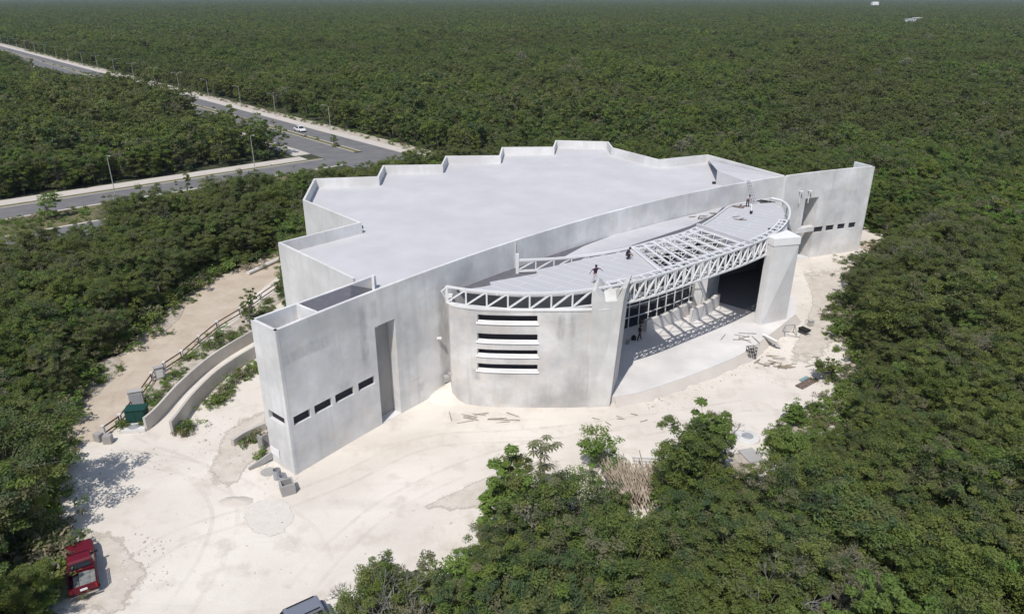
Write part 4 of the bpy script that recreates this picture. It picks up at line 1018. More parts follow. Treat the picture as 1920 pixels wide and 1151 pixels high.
# ladder, boards and tools on the right deck
lx, ly = G(1416, 383, 10.62); o = thing('lattice_ladder', 'grey lattice ladder tower leaning on the main wall above the right deck', 'ladder', (lx, ly, 10.62), R(20))
w = MB()
for s in (-.25, .25):
    w.bar((s, 0, 0), (s*.5-.15, 1.6, 2.6), .07); w.bar((s, .4, 0), (s*.5-.15, 1.8, 2.5), .06)
w.build('rail', M_grey, o); w = MB()
for k in range(8): t = (k+.5)/8; w.bar((-.25+.0*t-.15*t, 1.6*t, 2.6*t), (.25-.28*t, 1.6*t, 2.6*t), .05)
w.build('rung', M_white, o)
stickpile('tool_pile', (1430,379), 5, 1.6, .12, M_blackr, 'dark boards lying right of the lattice ladder on deck', 'boards', .3, z=10.62, seed=21, h=.2)
stickpile('board_pile', (1385,388), 4, 1.6, .14, M_plank, 'brown boards left of the bending worker on deck', 'boards', .3, z=10.62, seed=22, h=.1)
stickpile('scrap_pieces', (1340,405), 12, .9, .08, M_plank, 'dark scraps along the wall on the lower screed roof', 'scraps', .9, z=LR+.05, seed=23, h=.1)
stickpile('scrap_pieces', (1308,409), 6, .7, .08, M_plank, 'few dark scraps in the middle of the lower screed roof', 'scraps', .5, z=LR+.05, seed=24, h=.1)
stickpile('scrap_pieces', (1392,412), 4, 1.0, .07, M_plank, 'thin scraps in the middle of the right deck', 'scraps', .8, z=10.62, seed=25, h=.08)
x, y = G(1447, 431, 10.62); o = thing('black_pan', 'flat black oval pan on the right deck near the pylon', 'pan', (x, y, 10.62)); w = MB(); w.lathe([(0, .02), (.35, .02), (.42, .1), (.38, .1), (.33, .05), (0, .05)], n=16); w.build('pan_body', M_blackr, o)
x, y = G(1408, 401, 10.62); o = thing('paint_pail', 'small dark pail with white pole on the right deck', 'pail', (x, y, 10.62)); w = MB(); w.lathe([(0, .01), (.15, .01), (.18, .35), (.16, .35), (.13, .05), (0, .05)], n=12); w.build('pail', M_blackr, o); w = MB(); w.tube((0, 0, .3), (.1, .5, 1.1), .03, n=6); w.build('pole', M_paper, o)
# roof outlets
for (px, py, lab) in ((878,525,'left'), (965,477,'x'), (1062,464,'m'), (1112,447,'r')):
    x, y = G(px, py, LR); m_ = MB(); m_.lathe([(0, .45), (.16, .42), (.18, .3), (.12, .25), (.12, 0)], n=10); m_.build('roof_vent', M_steel, B, loc=(x, y, LR))
m_ = MB(); u_, z_ = hit(965, 480, ARC); a_ = ptA(u_, -.08); m_.tube((*a_, LR), (*a_, ZT-.1), .05, n=6); m_.build('downpipe', M_steel, B)
m_ = MB(); x, y = G(677, 428, 11.1); m_.box((x, y, 11.25), (.4, .3, .25)); x, y = G(1340, 345, 11.1); m_.box((x, y, 11.25), (.6, .4, .25)); m_.build('roof_outlet', M_blackr, B)

# ------------------------------------------------------------------ street lamps
WORDS = 'nearest,second nearest,third nearest,fourth nearest,fifth nearest,sixth nearest,seventh nearest,eighth nearest,ninth nearest,tenth nearest'.split(',')
def nth(k): return WORDS[k] if k < 10 else '%dth nearest' % (k+1) if (k+1) % 10 not in (1, 2, 3) or k+1 in (11, 12, 13) else '%d%s nearest' % (k+1, {1: 'st', 2: 'nd', 3: 'rd'}[(k+1) % 10])

def lamp(loc, rz, h, label, double=False):
    o = thing('street_lamp', label, 'street lamp', loc, rz, None); m_ = MB(); m_.tube((0, 0, 0), (0, 0, h), .085, .05, n=8); m_.box((0, 0, .1), (.4, .4, .2)); m_.build('pole', M_lampm, o)
    for s in ((1, -1) if double else (1,)):
        a = MB(); a.tube((0, 0, h-.05), (s*.9, 0, h+.35), .05, n=6); a.tube((s*.9, 0, h+.35), (s*1.5, 0, h+.42), .05, n=6); a.build('arm', M_lampm, o)
        a = MB(); a.box((s*1.75, 0, h+.42), (.7, .28, .12)); a.build('lamp_head', M_lampm, o, bevel=.03)
    return o
M_lampm = mat('galvanised_pole', (.40, .40, .38), .6)
lamp((*G(219, 378), 0), math.atan2(-.747, .664), 8.0, 'tall grey street lamp on the near left road, nearest the left frame edge')
lamp((*G(478, 316), 0), math.atan2(-.747, .664), 6.8, 'grey street lamp where the left road meets the dual road')
base_d = [float(np.dot(dM, G(x, y))) for x, y in ((617, 246),)][0]
names = ['nearest the junction, beside the white sedan', 'second from the junction along the far pavement', 'third from the junction along the far pavement']
for k in range(22):
    lab = names[k] if k < 3 else '%s from the junction, on the far pavement of the dual road' % WORDS[k].replace(' nearest', '') if k < 10 else '%s from the junction, on the far pavement of the dual road' % nth(k).replace(' nearest', '')
    d_ = base_d+[0, 34, 60, 88, 118, 146][k] if k < 6 else base_d+146+(k-5)*29
    x, y = ND(96.6, d_)
    lamp((x, y, 0), math.atan2(-.664, -.747), 6.6, ('grey street lamp '+lab) if lab else 'far street lamp on the pavement where the dual road shrinks between trees', double=k >= 4)
for o in COL.objects:
    if o.name.startswith('street_lamp') and o.parent is None: o['group'] = 'street lamps along the roads'

# ------------------------------------------------------------------ far white buildings
for (px, py, w_, lab) in ((1705, 47, 9, 'white far house in the jungle, larger and nearer of the far roofs'), (1718, 44, 8, 'white far house roof just right of the larger one in jungle')):
    x, y = G(px, py, 3); o = thing('far_house', lab, 'house', (x, y, 0), R(20))
    w = MB(); w.box((0, 0, 4.4), (w_, 7, 8.8)); w.build('wall', M_paper, o); w = MB(); w.box((0, 0, 9.0), (w_+.8, 7.8, .4)); w.build('roof', M_paper, o)
    w = MB()
    for k in range(3): w.box((-w_*.3+k*w_*.3, -3.53, 7.3), (1.1, .1, 1.1))
    w.build('window', M_glass, o)
x, y = G(1640, 9, 10); y0 = y
o = thing('far_house', 'tiny white building on the horizon at upper right', 'house', (x, y, 0)); w = MB(); w.box((0, 0, 8), (18, 12, 16)); w.build('wall', M_paper, o); w = MB(); w.box((0, 0, 16.5), (14, 9, 1)); w.build('roof', M_paper, o)

# ------------------------------------------------------------------ vegetation
def leafcloud(centers, rad, n, size, rs, flat=.8, up=.45, tintamp=1.):
    """n leaves on the shells of clumps; returns verts, tint"""
    k = rs.integers(0, len(centers), n); c = centers[k]; r = rad[k]
    d = rs.normal(0, 1, (n, 3)); d[:, 2] = np.abs(d[:, 2])*.9-.15+.0; d /= np.linalg.norm(d, axis=1)[:, None]
    rr = r*(.35+.95*rs.random(n)**.8)
    p = c+d*rr[:, None]*np.array([1, 1, flat])
    nrm = d*.35+np.array([0, 0, up*1.9])+rs.normal(0, .5, (n, 3)); nrm /= np.linalg.norm(nrm, axis=1)[:, None]
    a = np.cross(nrm, rs.normal(0, 1, (n, 3))); a /= np.linalg.norm(a, axis=1)[:, None]; b = np.cross(nrm, a)
    s = size*(.6+.8*rs.random(n)); a *= s[:, None]; b *= (s*.42)[:, None]
    v = np.stack([p-a, p-b*1.0+nrm*s[:, None]*.1, p+a, p+b], 1).reshape(-1, 3)
    tt = rs.random(len(centers))[k]
    return v, np.repeat(tt, 4)
def mesh_arrays(name, v, tint, extra=None, mats=()):
    nv = len(v); nf = nv//4; ev, ef, et = ([], [], []) if extra is None else extra
    me = bpy.data.meshes.new(name)
    allv = np.concatenate([v, np.array(ev).reshape(-1, 3)]) if len(ev) else v
    me.vertices.add(len(allv)); me.vertices.foreach_set('co', allv.astype(np.float32).ravel())
    loops = np.arange(nv); starts = np.arange(nf)*4; tot = np.full(nf, 4)
    if len(ef):
        el = np.array([i+nv for f in ef for i in f]); sizes = np.array([len(f) for f in ef])
        es = nv+np.concatenate([[0], np.cumsum(sizes)[:-1]]); loops = np.concatenate([loops, el]); starts = np.concatenate([starts, es])
    me.loops.add(len(loops)); me.loops.foreach_set('vertex_index', loops.astype(np.int32))
    me.polygons.add(len(starts)); me.polygons.foreach_set('loop_start', starts.astype(np.int32))
    mi = np.zeros(len(starts), np.int32); mi[nf:] = 1; me.polygons.foreach_set('material_index', mi)
    at = me.attributes.new('tint', 'FLOAT', 'POINT'); tv = np.zeros(len(allv), np.float32); tv[:nv] = tint; at.data.foreach_set('value', tv)
    for m_ in mats: me.materials.append(m_)
    me.update(calc_edges=True); me.validate(); return me
def tree_geo(seed, H=6.5, Rc=2.1, nl=6000, size=.13, nclump=34, leanf=1., limbs=True):
    rs = np.random.default_rng(seed); cen = []; rad = []
    lob = [(rs.normal(0, Rc*.42), rs.normal(0, Rc*.42), H*rs.uniform(.62, .86)) for _ in range(5)]
    for i in range(nclump):
        l = lob[rs.integers(0, 5)]; a = rs.uniform(0, 6.28); r = Rc*.55*math.sqrt(rs.random()); el = rs.random()
        x = l[0]+r*math.cos(a); y = l[1]+r*math.sin(a); z = l[2]+rs.uniform(-.22, .17)*H-.08*r*r
        cen.append((x, y, z)); rad.append(rs.uniform(.2, .5)*Rc/2.1)
    for i in range(nclump//2):   # skirt
        a = rs.uniform(0, 6.28); r = Rc*rs.uniform(.4, .95); cen.append((r*math.cos(a), r*math.sin(a), H*rs.uniform(.06, .58))); rad.append(rs.uniform(.3, .55)*Rc/2.1)
    cen = np.array(cen); rad = np.array(rad)
    v, t = leafcloud(cen, rad, nl, size, rs)
    mb = MB()
    if limbs:
        top = Vector((rs.normal(0, .2), rs.normal(0, .2), H*.45)); mb.tube((0, 0, -.1), top, .10, .06, n=6)
        for i in range(0, len(cen), 3 if nclump > 12 else 6): mb.tube(top*rs.uniform(.6, 1), tuple(cen[i]), .032, .01, n=4, caps=False)
    return v, t, mb
def twiggy_geo(seed, H=6.0, Rc=1.9, nl=1500, size=.07):
    rs = np.random.default_rng(seed); mb = MB(); tips = []
    def br(p, d, L, r_, dep):
        q = p+d*L; mb.tube(p, q, r_, r_*.65, n=4 if dep > 2 else 3, caps=False)
        if dep == 0: tips.append(tuple(q)); return
        for _ in range(3):
            nd = (d+Vector(rs.normal(0, .5, 3))+Vector((0, 0, .15))).normalized(); br(q, nd, L*rs.uniform(.62, .85), r_*.62, dep-1)
    br(Vector((0, 0, 0)), Vector((0, 0, 1)), H*.3, .09, 5)
    v, t = leafcloud(np.array(tips), np.full(len(tips), .16), nl, size, rs); return v, t, mb
TREES = []; NVAR = 9
for k in range(NVAR):
    v, t, mb = tree_geo(100+k, H=5.4+.6*(k % 4), Rc=1.8+.25*(k % 3), nl=14500, size=.082, nclump=72)
    crown = mesh_arrays('crown', v, t, mats=(M_leaf,)); tm = bpy.data.meshes.new('trunk'); tm.from_pydata(mb.v, [], mb.f); tm.materials.append(M_bark)
    joined = mesh_arrays('jungle_tree_mass', v, t, (mb.v, mb.f, 0), (M_leaf, M_bark)); TREES.append((crown, tm, joined))
for k in range(2):
    v, t, mb = twiggy_geo(150+k); cr_ = mesh_arrays('crown', v, t, mats=(M_leafd,)); tm = bpy.data.meshes.new('trunk'); tm.from_pydata(mb.v, [], mb.f); tm.materials.append(M_bare)
    TREES.append((cr_, tm, mesh_arrays('twiggy_tree_mass', v, t, (mb.v, mb.f, 0), (M_leafd, M_bare))))
for k in range(2):
    v, t, mb = tree_geo(170+k, H=6.3+k, Rc=1.7, nl=9000, size=.085+.05*k, nclump=36)
    cr_ = mesh_arrays('crown', v, t, mats=(M_leafb,)); tm = bpy.data.meshes.new('trunk'); tm.from_pydata(mb.v, [], mb.f); tm.materials.append(M_bark)
    TREES.append((cr_, tm, mesh_arrays('bright_tree_mass', v, t, (mb.v, mb.f, 0), (M_leafb, M_bark))))
NVAR = len(TREES); VW = np.array([1.]*9+[.3, .3, .38, .3]); VW /= VW.sum()
MIDT = []
for k in range(7):
    v, t, mb = tree_geo(200+k, H=6.6+.6*(k % 3), Rc=2.3+.25*(k % 3), nl=2400, size=.2, nclump=30, limbs=True)
    MIDT.append(mesh_arrays('mid_tree', v, t, (mb.v, mb.f, 0), (M_leaf, M_bark)))
v, t, mb = twiggy_geo(250, nl=500, size=.16); MIDT.append(mesh_arrays('mid_tree', v, t, (mb.v, mb.f, 0), (M_leafd, M_bare)))
v, t, mb = tree_geo(251, H=6.8, Rc=2.2, nl=2000, size=.2, nclump=26); MIDT.append(mesh_arrays('mid_tree', v, t, (mb.v, mb.f, 0), (M_leafb, M_bark)))
FART = []
for k in range(5):
    rs = np.random.default_rng(300+k); Vs = []; Ts = []
    for i in range(46):
        v, t, _ = tree_geo(400+k*60+i, H=6.5+rs.normal(0, .6), Rc=2.6+rs.normal(0, .4), nl=220, size=.55, nclump=12, limbs=False)
        v = v+np.array([rs.uniform(-14, 14), rs.uniform(-14, 14), 0]); Vs.append(v); Ts.append(np.repeat(rs.random(), len(t)))
    FART.append(mesh_arrays('far_patch', np.concatenate(Vs), np.concatenate(Ts)*3.5, None, (M_leaf,)))

def inpoly(x, y, P):
    x = np.asarray(x); y = np.asarray(y); c = np.zeros(x.shape, bool); n = len(P); j = n-1
    for i in range(n):
        xi, yi = P[i]; xj, yj = P[j]
        t = ((yi > y) != (yj > y)) & (x < (xj-xi)*(y-yi)/((yj-yi) if yj != yi else 1e-9)+xi); c ^= t; j = i
    return c
BPOLY = [(-16.7, 46), (-19.8, 48.2), (-14, 56.4), (-23.5, 66.2), (-17.5, 72.9), (-25.6, 81.5), (-27.0, 94), (-19.3, 95), (-19.5, 102), (-11.5, 102.4), (-11.3, 108.4), (-3, 108.8), (-3, 115.2), (5.4, 115.2), (6, 121), (17, 119.6), (17.2, 113.8), (21.7, 106.2), (29.6, 109.6), (38, 96), (48, 104), (52, 100), (30, 60), (0, 40)]
YARD_T = [(-32, 18)]+YL[:-1]+[YL[-1], (-22, 68), (-19, 100), (10, 105), (42, 100.5)]+YR+[(-6, 18)]
def blocked(x, y, road_margin=0.):
    b = inpoly(x, y, YARD_T) | inpoly(x, y, BPOLY)
    b |= (np.hypot(x+29.2, y-36.8) < 4.4) & (x > -32.4+(y-36.8)*-.35)
    n0_ = x*nM[0]+y*nM[1]; d0_ = x*dM[0]+y*dM[1]; b |= (n0_ > 6) & (n0_ < 24) & (d0_ > 108) & (d0_ < 119)
    YLA = np.array(resample(YL, 1.0)); b |= np.min(np.hypot(YLA[:, 0][:, None]-x[None], YLA[:, 1][:, None]-y[None]), axis=0) < 1.0
    nn_ = x*nM[0]+y*nM[1]; dd_ = x*dM[0]+y*dM[1]
    b |= (nn_ > 72.0) & (nn_ < 101.8) & (dd_ > 117) & (dd_ < 910)
    b |= (nn_ <= 77) & (nn_ > -70) & (dd_ > 118.5) & (dd_ < 158.2)
    return b
def inview(x, y, z=4, mar=90):
    c, s = math.cos(PITCH), math.sin(PITCH); dz = z-CAMH; zz = y*c-dz*s; up = y*s+dz*c
    px = CX+FP*x/zz; py = CY-FP*up/zz
    return (zz > 3) & (px > -mar) & (px < 1920+mar) & (py < 1151+mar*1.5) 
def hexpts(x0, x1, y0, y1, sp, jit, rs):
    ny = int((y1-y0)/(sp*.87)); nx = int((x1-x0)/sp)
    yy, xx = np.mgrid[0:ny, 0:nx]; X = x0+(xx+.5*(yy % 2))*sp; Y = y0+yy*sp*.87
    return (X+rs.normal(0, jit, X.shape)).ravel(), (Y+rs.normal(0, jit, X.shape)).ravel()
# near ring
x, y = hexpts(-140, 140, 18, 150, 2.3, .5, rng)
k = ~blocked(x, y) & inview(x, y, 5, 220); x, y = x[k], y[k]
d = np.hypot(x, y); px_, py_, zz_ = project(x, y, 6.0)
vis = (px_ > -20) & (px_ < 1940) & (py_ < 1190)
order = np.argsort(np.where(vis, d, 1e6)); ind = order[:225]; rest = order[232:]
roots = []
for kk in range(NVAR):
    r = bpy.data.objects.new('jungle_tree', None); r.empty_display_size = .3
    c_ = bpy.data.objects.new('crown', TREES[kk][0]); t_ = bpy.data.objects.new('trunk', TREES[kk][1]); c_.parent = r; t_.parent = r; roots.append((r, c_, t_))
LM = [((150, 1050), 'red pickup'), ((60, 870), 'left frame edge below the fence end'), ((60, 620), 'left frame edge beside the dirt track'), ((250, 760), 'green transformer'), ((570, 1140), 'grey hatchback'),
      ((735, 1110), 'bare grey twiggy tree'), ((830, 1050), 'bottom edge of the white yard'), ((1010, 880), 'umbrella-leaved tree'), ((1135, 870), 'bright bush by the stalk heap'), ((1200, 900), 'palm stalk heap'), ((1400, 820), 'round well'),
      ((1510, 720), 'plank stack'), ((1600, 600), 'wheelbarrow'), ((1650, 460), 'tan rubble heap'), ((1880, 1110), 'bottom right corner of the photo'), ((1850, 900), 'right frame edge low down'), ((1850, 680), 'right frame edge halfway up'),
      ((1000, 1120), 'middle of the bottom frame edge'), ((1300, 1100), 'bottom frame edge right of centre'), ((1600, 1050), 'leafless forked tree')]
looks = ['leafy green', 'dense green', 'broad green', 'shaggy green', 'rounded green', 'ragged green', 'leafy green', 'bushy green', 'full-crowned green', 'sparse grey twiggy', 'sparse grey twiggy', 'bright yellow-green', 'bright large-leaved']
PLANTED = []
def plant(i, sc):
    kk = int(rng.choice(NVAR, p=VW)) if sc > 0 else int(rng.integers(0, 9)); sc = abs(sc); r, c_, t_ = roots[kk]
    rt = r.copy(); COL.objects.link(rt); rt.location = (float(x[i]), float(y[i]), 0); rt.rotation_euler = (0, 0, float(rng.uniform(0, 6.28))); rt.scale = (sc*rng.uniform(.92, 1.12), sc*rng.uniform(.92, 1.12), sc)
    for q in (c_, t_): cc = q.copy(); COL.objects.link(cc); cc.parent = rt
    PLANTED.append((rt, kk))
def label_trees():
    by = {}
    for rt, kk in PLANTED:
        p = project(rt.location.x, rt.location.y, 5); ds = [math.hypot(p[0]-q[0][0], p[1]-q[0][1]) for q in LM]; j = ds.index(min(ds)); by.setdefault(j, []).append((min(ds), rt, kk))
    for j, L_ in by.items():
        for k, (d_, rt, kk) in enumerate(sorted(L_, key=lambda q: q[0])): tag(rt, '%s jungle tree, %s to the %s' % (looks[kk], nth(k), LM[j][1]), 'tree', 'jungle trees around the yard')
# distance to yard edge makes trees smaller there
YE = np.array(resample(YL, 1.0)+resample(YR, 1.0))
def edge_scale(xx, yy):
    dd = np.min(np.hypot(YE[:, 0]-xx, YE[:, 1]-yy)); return .62+.38*min(1, dd/6.0)
for i in ind: plant(int(i), float(edge_scale(x[i], y[i])*rng.uniform(.72, 1.0)*(1.25 if rng.random() < .05 else 1)))
x = list(x); y = list(y)
for (px, py, z_, sc) in ((948,905,5,.95),(990,885,5.6,1.05),(1035,895,5.6,1.0),(1075,915,5,.9),(960,950,5,1),(1010,945,5,1),(1275,860,4.5,.85),(1298,815,5,.95),(1335,800,5.2,.95),(1350,800,4.6,.8),(1320,850,5,1),
      (700,1125,4,.8),(755,1095,4,.85),(1700,560,7,1.3)):
    a_, b_ = G(px, py, z_); x.append(a_); y.append(b_); plant(len(x)-1, sc)
for (px, py, sc) in ((128,900,-1.25),(122,965,-1.25)):
    a_, b_ = G(px, py, 0); a_ -= 1.0; b_ -= 3.7; x.append(a_); y.append(b_); print('shade tree', project(a_, b_, 6.5)); plant(len(x)-1, sc)
label_trees(); x = np.array(x); y = np.array(y)
def gn_stuff(name, pts, scl, rot, idx, meshes, label=None, cat=None):
    me = bpy.data.meshes.new(name); me.vertices.add(len(pts)); me.vertices.foreach_set('co', np.asarray(pts, np.float32).ravel())
    for nm, ty, dat in (('scl', 'FLOAT', scl), ('rotz', 'FLOAT', rot), ('idx', 'INT', idx)):
        a = me.attributes.new(nm, ty, 'POINT'); a.data.foreach_set('value', np.asarray(dat, np.float32 if ty == 'FLOAT' else np.int32))
    o = bpy.data.objects.new(name, me); COL.objects.link(o); o['kind'] = 'stuff'
    if label: o['label'] = label
    if cat: o['category'] = cat
    cl_ = bpy.data.collections.new(name+'_sources')
    for j, m_ in enumerate(meshes): so = bpy.data.objects.new('%s_source_%02d' % (name, j), m_); cl_.objects.link(so)
    ng = bpy.data.node_groups.new(name+'_nodes', 'GeometryNodeTree')
    ng.interface.new_socket('Geometry', in_out='INPUT', socket_type='NodeSocketGeometry'); ng.interface.new_socket('Geometry', in_out='OUTPUT', socket_type='NodeSocketGeometry')
    N = ng.nodes; Lk = ng.links; gi = N.new('NodeGroupInput'); go = N.new('NodeGroupOutput')
    m2p = N.new('GeometryNodeMeshToPoints'); iop = N.new('GeometryNodeInstanceOnPoints'); ci = N.new('GeometryNodeCollectionInfo')
    ci.inputs['Collection'].default_value = cl_; ci.inputs['Separate Children'].default_value = True; ci.inputs['Reset Children'].default_value = True
    iop.inputs['Pick Instance'].default_value = True
    def att(nm, ty): q = N.new('GeometryNodeInputNamedAttribute'); q.data_type = ty; q.inputs[0].default_value = nm; return q.outputs[0]
    Lk.new(gi.outputs[0], m2p.inputs[0]); Lk.new(m2p.outputs[0], iop.inputs['Points']); Lk.new(ci.outputs[0], iop.inputs['Instance'])
    Lk.new(att('idx', 'INT'), iop.inputs['Instance Index']); Lk.new(att('scl', 'FLOAT'), iop.inputs['Scale'])
    cx_ = N.new('ShaderNodeCombineXYZ'); Lk.new(att('rotz', 'FLOAT'), cx_.inputs[2]); Lk.new(cx_.outputs[0], iop.inputs['Rotation'])
    Lk.new(iop.outputs[0], go.inputs[0]); md = o.modifiers.new('instances', 'NODES'); md.node_group = ng
    return o
sc_r = np.array([edge_scale(x[i], y[i]) for i in rest])*rng.uniform(.78, 1.12, len(rest))*np.where(rng.random(len(rest)) < .05, 1.25, 1)
gn_stuff('jungle', np.stack([x[rest], y[rest], np.zeros(len(rest))], 1), sc_r, rng.uniform(0, 6.28, len(rest)), rng.choice(NVAR, len(rest), p=VW), [t[2] for t in TREES], 'dense green jungle around the building', 'jungle')
print('near trees', len(x), 'individual', len(ind))
# mid ring
X, Y = hexpts(-480, 480, 20, 640, 3.6, .9, rng)
far = (Y >= 148) | (np.abs(X) > 138); near_r = np.hypot(X, Y)
k = far & ~blocked(X, Y) & inview(X, Y, 5, 160) & (near_r < 640); X, Y = X[k], Y[k]
print('mid', len(X))
nn2 = X*nM[0]+Y*nM[1]; dd2 = X*dM[0]+Y*dM[1]
tall = np.where((nn2 > 40) & (nn2 < 74) & (dd2 > 205) & (dd2 < 300), 1.25, np.where((nn2 > 40) & (nn2 < 74) & (dd2 > 300), .8, 1.0))
clus = .86+.5*np.clip(np.sin(X*.045+1.3)*np.sin(Y*.037)+np.sin(X*.013-Y*.017), -1, 1)*.35
gn_stuff('jungle', np.stack([X, Y, np.zeros(len(X))], 1), clus*tall*rng.uniform(.62, 1.25, len(X))*np.where(rng.random(len(X)) < .06, 1.35, 1), rng.uniform(0, 6.28, len(X)), rng.choice(9, len(X), p=[.13]*7+[.05, .04]), MIDT, 'jungle behind the building reaching past the roads', 'jungle')
# far
X, Y = hexpts(-4200, 4200, 560, 6000, 21.0, 4.0, rng)
k = ~(np.hypot(X, Y) < 632) & inview(X, Y, 5, 200) & ~((X*nM[0]+Y*nM[1] > 66) & (X*nM[0]+Y*nM[1] < 108) & (X*dM[0]+Y*dM[1] < 915)); X, Y = X[k], Y[k]
print('far', len(X))
gn_stuff('jungle', np.stack([X, Y, np.zeros(len(X))], 1), rng.uniform(.85, 1.25, len(X)), rng.integers(0, 4, len(X))*1.5708+rng.normal(0, .2, len(X)), rng.integers(0, 5, len(X)), FART, 'far jungle running to the horizon', 'jungle')

# low plants on verges and at yard rim
LOW = []
for kk in range(5):
    rs = np.random.default_rng(600+kk); cen = np.stack([rs.normal(0, .45, 9), rs.normal(0, .45, 9), rs.uniform(.15, .8, 9)], 1)
    v, t = leafcloud(cen, rs.uniform(.2, .4, 9), 420, .10, rs); LOW.append(mesh_arrays('low_plant', v, t, None, ((M_leaf, M_leafb, M_leafd, M_leaf, M_leafb)[kk],)))
P = []
def scatter(pxpoly, n_, z=0, world=False):
    W_ = pxpoly if world else [G(*p) for p in pxpoly]; xs_ = [p[0] for p in W_]; ys_ = [p[1] for p in W_]; got = 0; tries = 0
    while got < n_ and tries < n_*40:
        tries += 1; a = random.uniform(min(xs_), max(xs_)); b = random.uniform(min(ys_), max(ys_))
        if inpoly(np.array([a]), np.array([b]), W_)[0]: P.append((a, b, z)); got += 1
scatter([(262,812),(300,768),(370,698),(440,643),(474,618),(440,608),(350,672),(300,720),(262,762),(225,805)], 58)
scatter([(385,760),(430,712),(483,680),(483,700),(440,735),(400,770),(375,778)], 28)
scatter([(330,815),(345,800),(370,805),(360,820)], 8); scatter([(440,842),(480,820),(498,818),(470,838)], 6); scatter([(485,855),(495,850),(497,862),(488,866)], 3)
scatter([(440,590),(490,560),(520,575),(480,612)], 26)
for p in YE:
    if random.random() < .6:
        for _ in range(2): P.append((p[0]+random.gauss(0, 1.0), p[1]+random.gauss(0, 1.0), 0))
scatter([ND(-40, 132), ND(70, 132), ND(70, 141.5), ND(-40, 141.5)], 520, world=True)
scatter([ND(97.6, 130), ND(102, 130), ND(102, 600), ND(97.6, 600)], 700, world=True)
scatter([ND(86.3, 160), ND(87.7, 160), ND(87.7, 500), ND(86.3, 500)], 260, world=True)
scatter([(1440,800),(1500,770),(1560,740),(1600,700),(1640,760),(1500,860),(1430,870)], 130)
for p in YE:
    for _ in range(5):
        a_, b_ = p[0]+random.gauss(0, 2.2), p[1]+random.gauss(0, 2.2)
        if not inpoly(np.array([a_]), np.array([b_]), YARD)[0] and not inpoly(np.array([a_]), np.array([b_]), BPOLY)[0]: P.append((a_, b_, 0))
P = np.array(P); wsc = rng.uniform(.35, .95, len(P)); wsc[~inpoly(P[:, 0], P[:, 1], YARD) & (P[:, 1] < 100)] *= 2.0
gn_stuff('weeds', P, wsc, rng.uniform(0, 6.28, len(P)), rng.integers(0, 5, len(P)), LOW, 'low weeds and undergrowth', 'weeds')

STN = []
for kk in range(4):
    rs = np.random.default_rng(700+kk); bm = bmesh.new(); bmesh.ops.create_icosphere(bm, subdivisions=1, radius=1)
    for v_ in bm.verts: v_.co = Vector((v_.co.x*1.2, v_.co.y*.9, v_.co.z*.6))*float(rs.uniform(.7, 1.2))
    me = bpy.data.meshes.new('stone'); bm.to_mesh(me); bm.free(); me.materials.append((M_block, M_sand, M_side, M_litter)[kk]); STN.append(me)
P = []
for p in YE:
    for _ in range(7): P.append((p[0]+random.gauss(0, 1.3), p[1]+random.gauss(0, 1.3), .03))
for (pa_, qa_, n_) in (((230,1000),(320,1110),90), ((840,765),(1140,800),170), ((1140,770),(1330,735),110), ((1400,640),(1580,720),200), ((1500,510),(1600,640),160), ((1540,640),(1640,760),160), ((360,780),(480,850),90), ((120,840),(520,900),120), ((300,950),(900,1100),45), ((1100,790),(1420,860),130), ((480,850),(560,930),50)):
    for _ in range(n_): P.append((*G(random.uniform(pa_[0], qa_[0]), random.uniform(pa_[1], qa_[1])), .03))
for p in TER[::1]:
    for _ in range(7): P.append((p[0]+random.gauss(.3, .5), p[1]-.9+random.gauss(0, .5), .03))
P = np.array(P); P = P[~inpoly(P[:, 0], P[:, 1], BPOLY) | (P[:, 0] > 12)]
gn_stuff('stones', P, np.exp(rng.normal(-3.0, .45, len(P))), rng.uniform(0, 6.28, len(P)), rng.integers(0, 4, len(P)), STN, 'small stones scattered over the marl', 'stones')

# single plants that stand out
def bush(name, px, H, Rc, m_, label, seed, nl=3500, z=0, size=.11, loc=None):
    v, t, mb = tree_geo(seed, H, Rc, nl, size, 22 if nl < 1500 else 48); xy = loc or G(*px, z)
    o = thing(name, label, 'bush' if 'bush' in name else 'tree', (*xy, z)); cm = mesh_arrays('crown', v, t, mats=(m_,)); put('crown', cm, [], o)
    tm = bpy.data.meshes.new('trunk'); tm.from_pydata(mb.v, [], mb.f); put('trunk', tm, M_bark, o); return o
bush('leafy_bush', (1130,888), 2.9, 1.9, M_leafb, 'bright green bush left of the palm stalk heap', 31)
bush('small_tree', (468,608), 4.2, .9, M_leaf, 'thin young tree by the rail fence behind the tower', 32, nl=700, size=.16)
bush('leafy_bush', (1460,850), 2.4, 1.9, M_leafb, 'yellow-green bush right of the round well', 33)
bush('leafy_bush', (1490,795), 1.8, 1.1, M_leafb, 'small green bush at the yard rim below the plank stack', 34, nl=1800)
bush('leafy_bush', (1550,715), 2.2, 1.3, M_leaf, 'green bush at the yard rim right of the plank stack', 35, nl=2200)
bush('median_tree', (628,276), 3.0, 1.0, M_leaf, 'small tree growing on the road median', 36, nl=900, size=.16)
bush('roadside_tree', (352,372), 5.2, 1.1, M_leaf, 'slender tree at the near side of the left road', 37, nl=1200, size=.16)
bush('roadside_tree', (95,412), 4.8, 1.8, M_leafb, 'bright roadside tree overlapping the left end of the road', 38, nl=1800, size=.16)
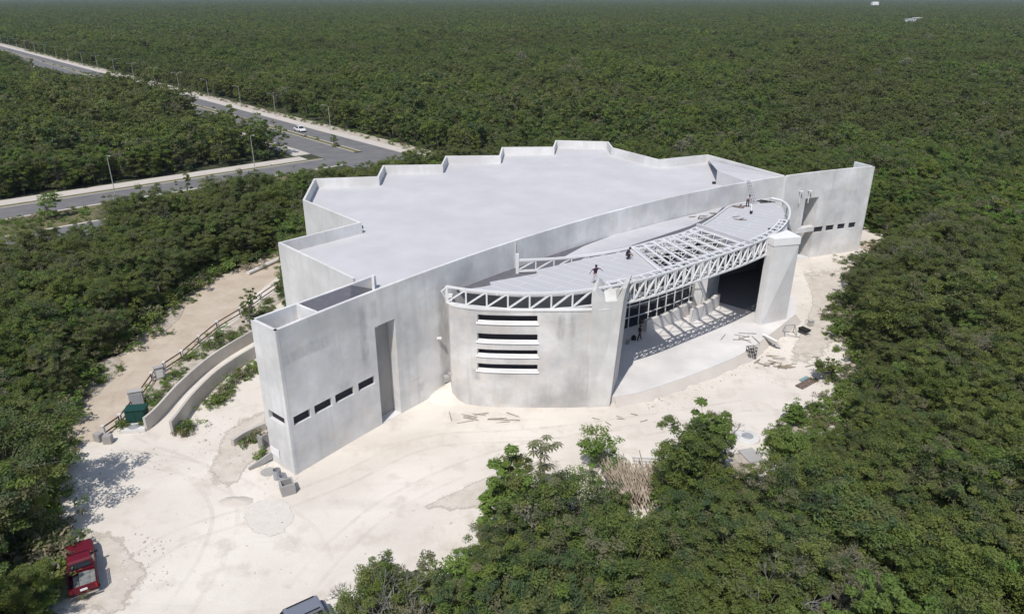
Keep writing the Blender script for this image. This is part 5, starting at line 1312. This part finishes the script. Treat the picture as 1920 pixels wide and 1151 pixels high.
# papaya-like tree with umbrella leaves
x, y = G(1012, 955); o = thing('umbrella_leaf_tree', 'slim tree with dark star-shaped leaves rising over the marl', 'tree', (x, y, 0)); tk_ = MB(); lf = MB(); rs = np.random.default_rng(9)
tk_.tube((0, 0, 0), (0, .1, 5.6), .09, .05, n=6)
for i in range(16):
    a = rs.uniform(0, 6.28); z = rs.uniform(3.3, 5.7); r = rs.uniform(.5, 1.15); c = Vector((r*math.cos(a), r*math.sin(a), z+.35)); tk_.tube((0, .05, z-.3), c, .03, .015, n=4)
    for k in range(8):
        b = 2*math.pi*k/8; d = Vector((math.cos(b), math.sin(b), -.25)); s_ = Vector((-math.sin(b), math.cos(b), 0)); lf.add([c, c+d*.28+s_*.09, c+d*.52+Vector((0, 0, -.08)), c+d*.28-s_*.09], [(0, 1, 2, 3)])
tk_.build('trunk', M_bark, o); lf.build('crown', M_leafk, o)
# bare trees
def bare(px, H, label, seed, z=0):
    x, y = G(*px, z); rs = np.random.default_rng(seed); mb = MB()
    def br(p, d, L, r, dep):
        q = p+d*L; mb.tube(p, q, r, r*.65, n=5 if dep > 1 else 3, caps=False)
        if dep == 0: return
        for _ in range(3 if dep > 1 else 4):
            nd = (d+Vector(rs.normal(0, .5, 3))+Vector((0, 0, .12))).normalized(); br(q, nd, L*rs.uniform(.6, .85), r*.62, dep-1)
    br(Vector((0, 0, 0)), Vector((0, 0, 1)), H*.28, .12, 5)
    o = thing('bare_tree', label, 'tree', (x, y, 0)); mb.build('branches', M_bare, o)
bare((742, 1245), 6.0, 'bare grey twiggy tree at the bottom edge near the hatchback', 1); bare((668, 1200), 4.0, 'bare pale shrub beside the hatchback, left of the taller bare tree', 2)
bare((1690, 560), 7.5, 'bare pale-trunked tree in jungle right of the far wall', 3); bare((1440, 1190), 7.5, 'leafless forked tree in the bottom right jungle', 4); bare((1355, 880), 6.0, 'thin leafless tree above the well at the yard rim', 5)
bare((155, 262), 8.5, 'leafless pale tree in the jungle left of the dual road', 6)

# ------------------------------------------------------------------ air
hz = MB(); hz.box((0, 4300, 17), (10000, 10400, 43.5)); 
M_haze = bpy.data.materials.new('haze'); M_haze.use_nodes = True; nt = M_haze.node_tree; nt.nodes.remove(nt.nodes['Principled BSDF'])
pv = nt.nodes.new('ShaderNodeVolumePrincipled'); pv.inputs['Color'].default_value = (.62, .74, .95, 1); pv.inputs['Density'].default_value = .000065; pv.inputs['Anisotropy'].default_value = .0
nt.links.new(pv.outputs[0], nt.nodes['Material Output'].inputs['Volume'])
USE_HAZE = True
if USE_HAZE:
    o = hz.build('haze', M_haze); tag(o, kind='stuff')
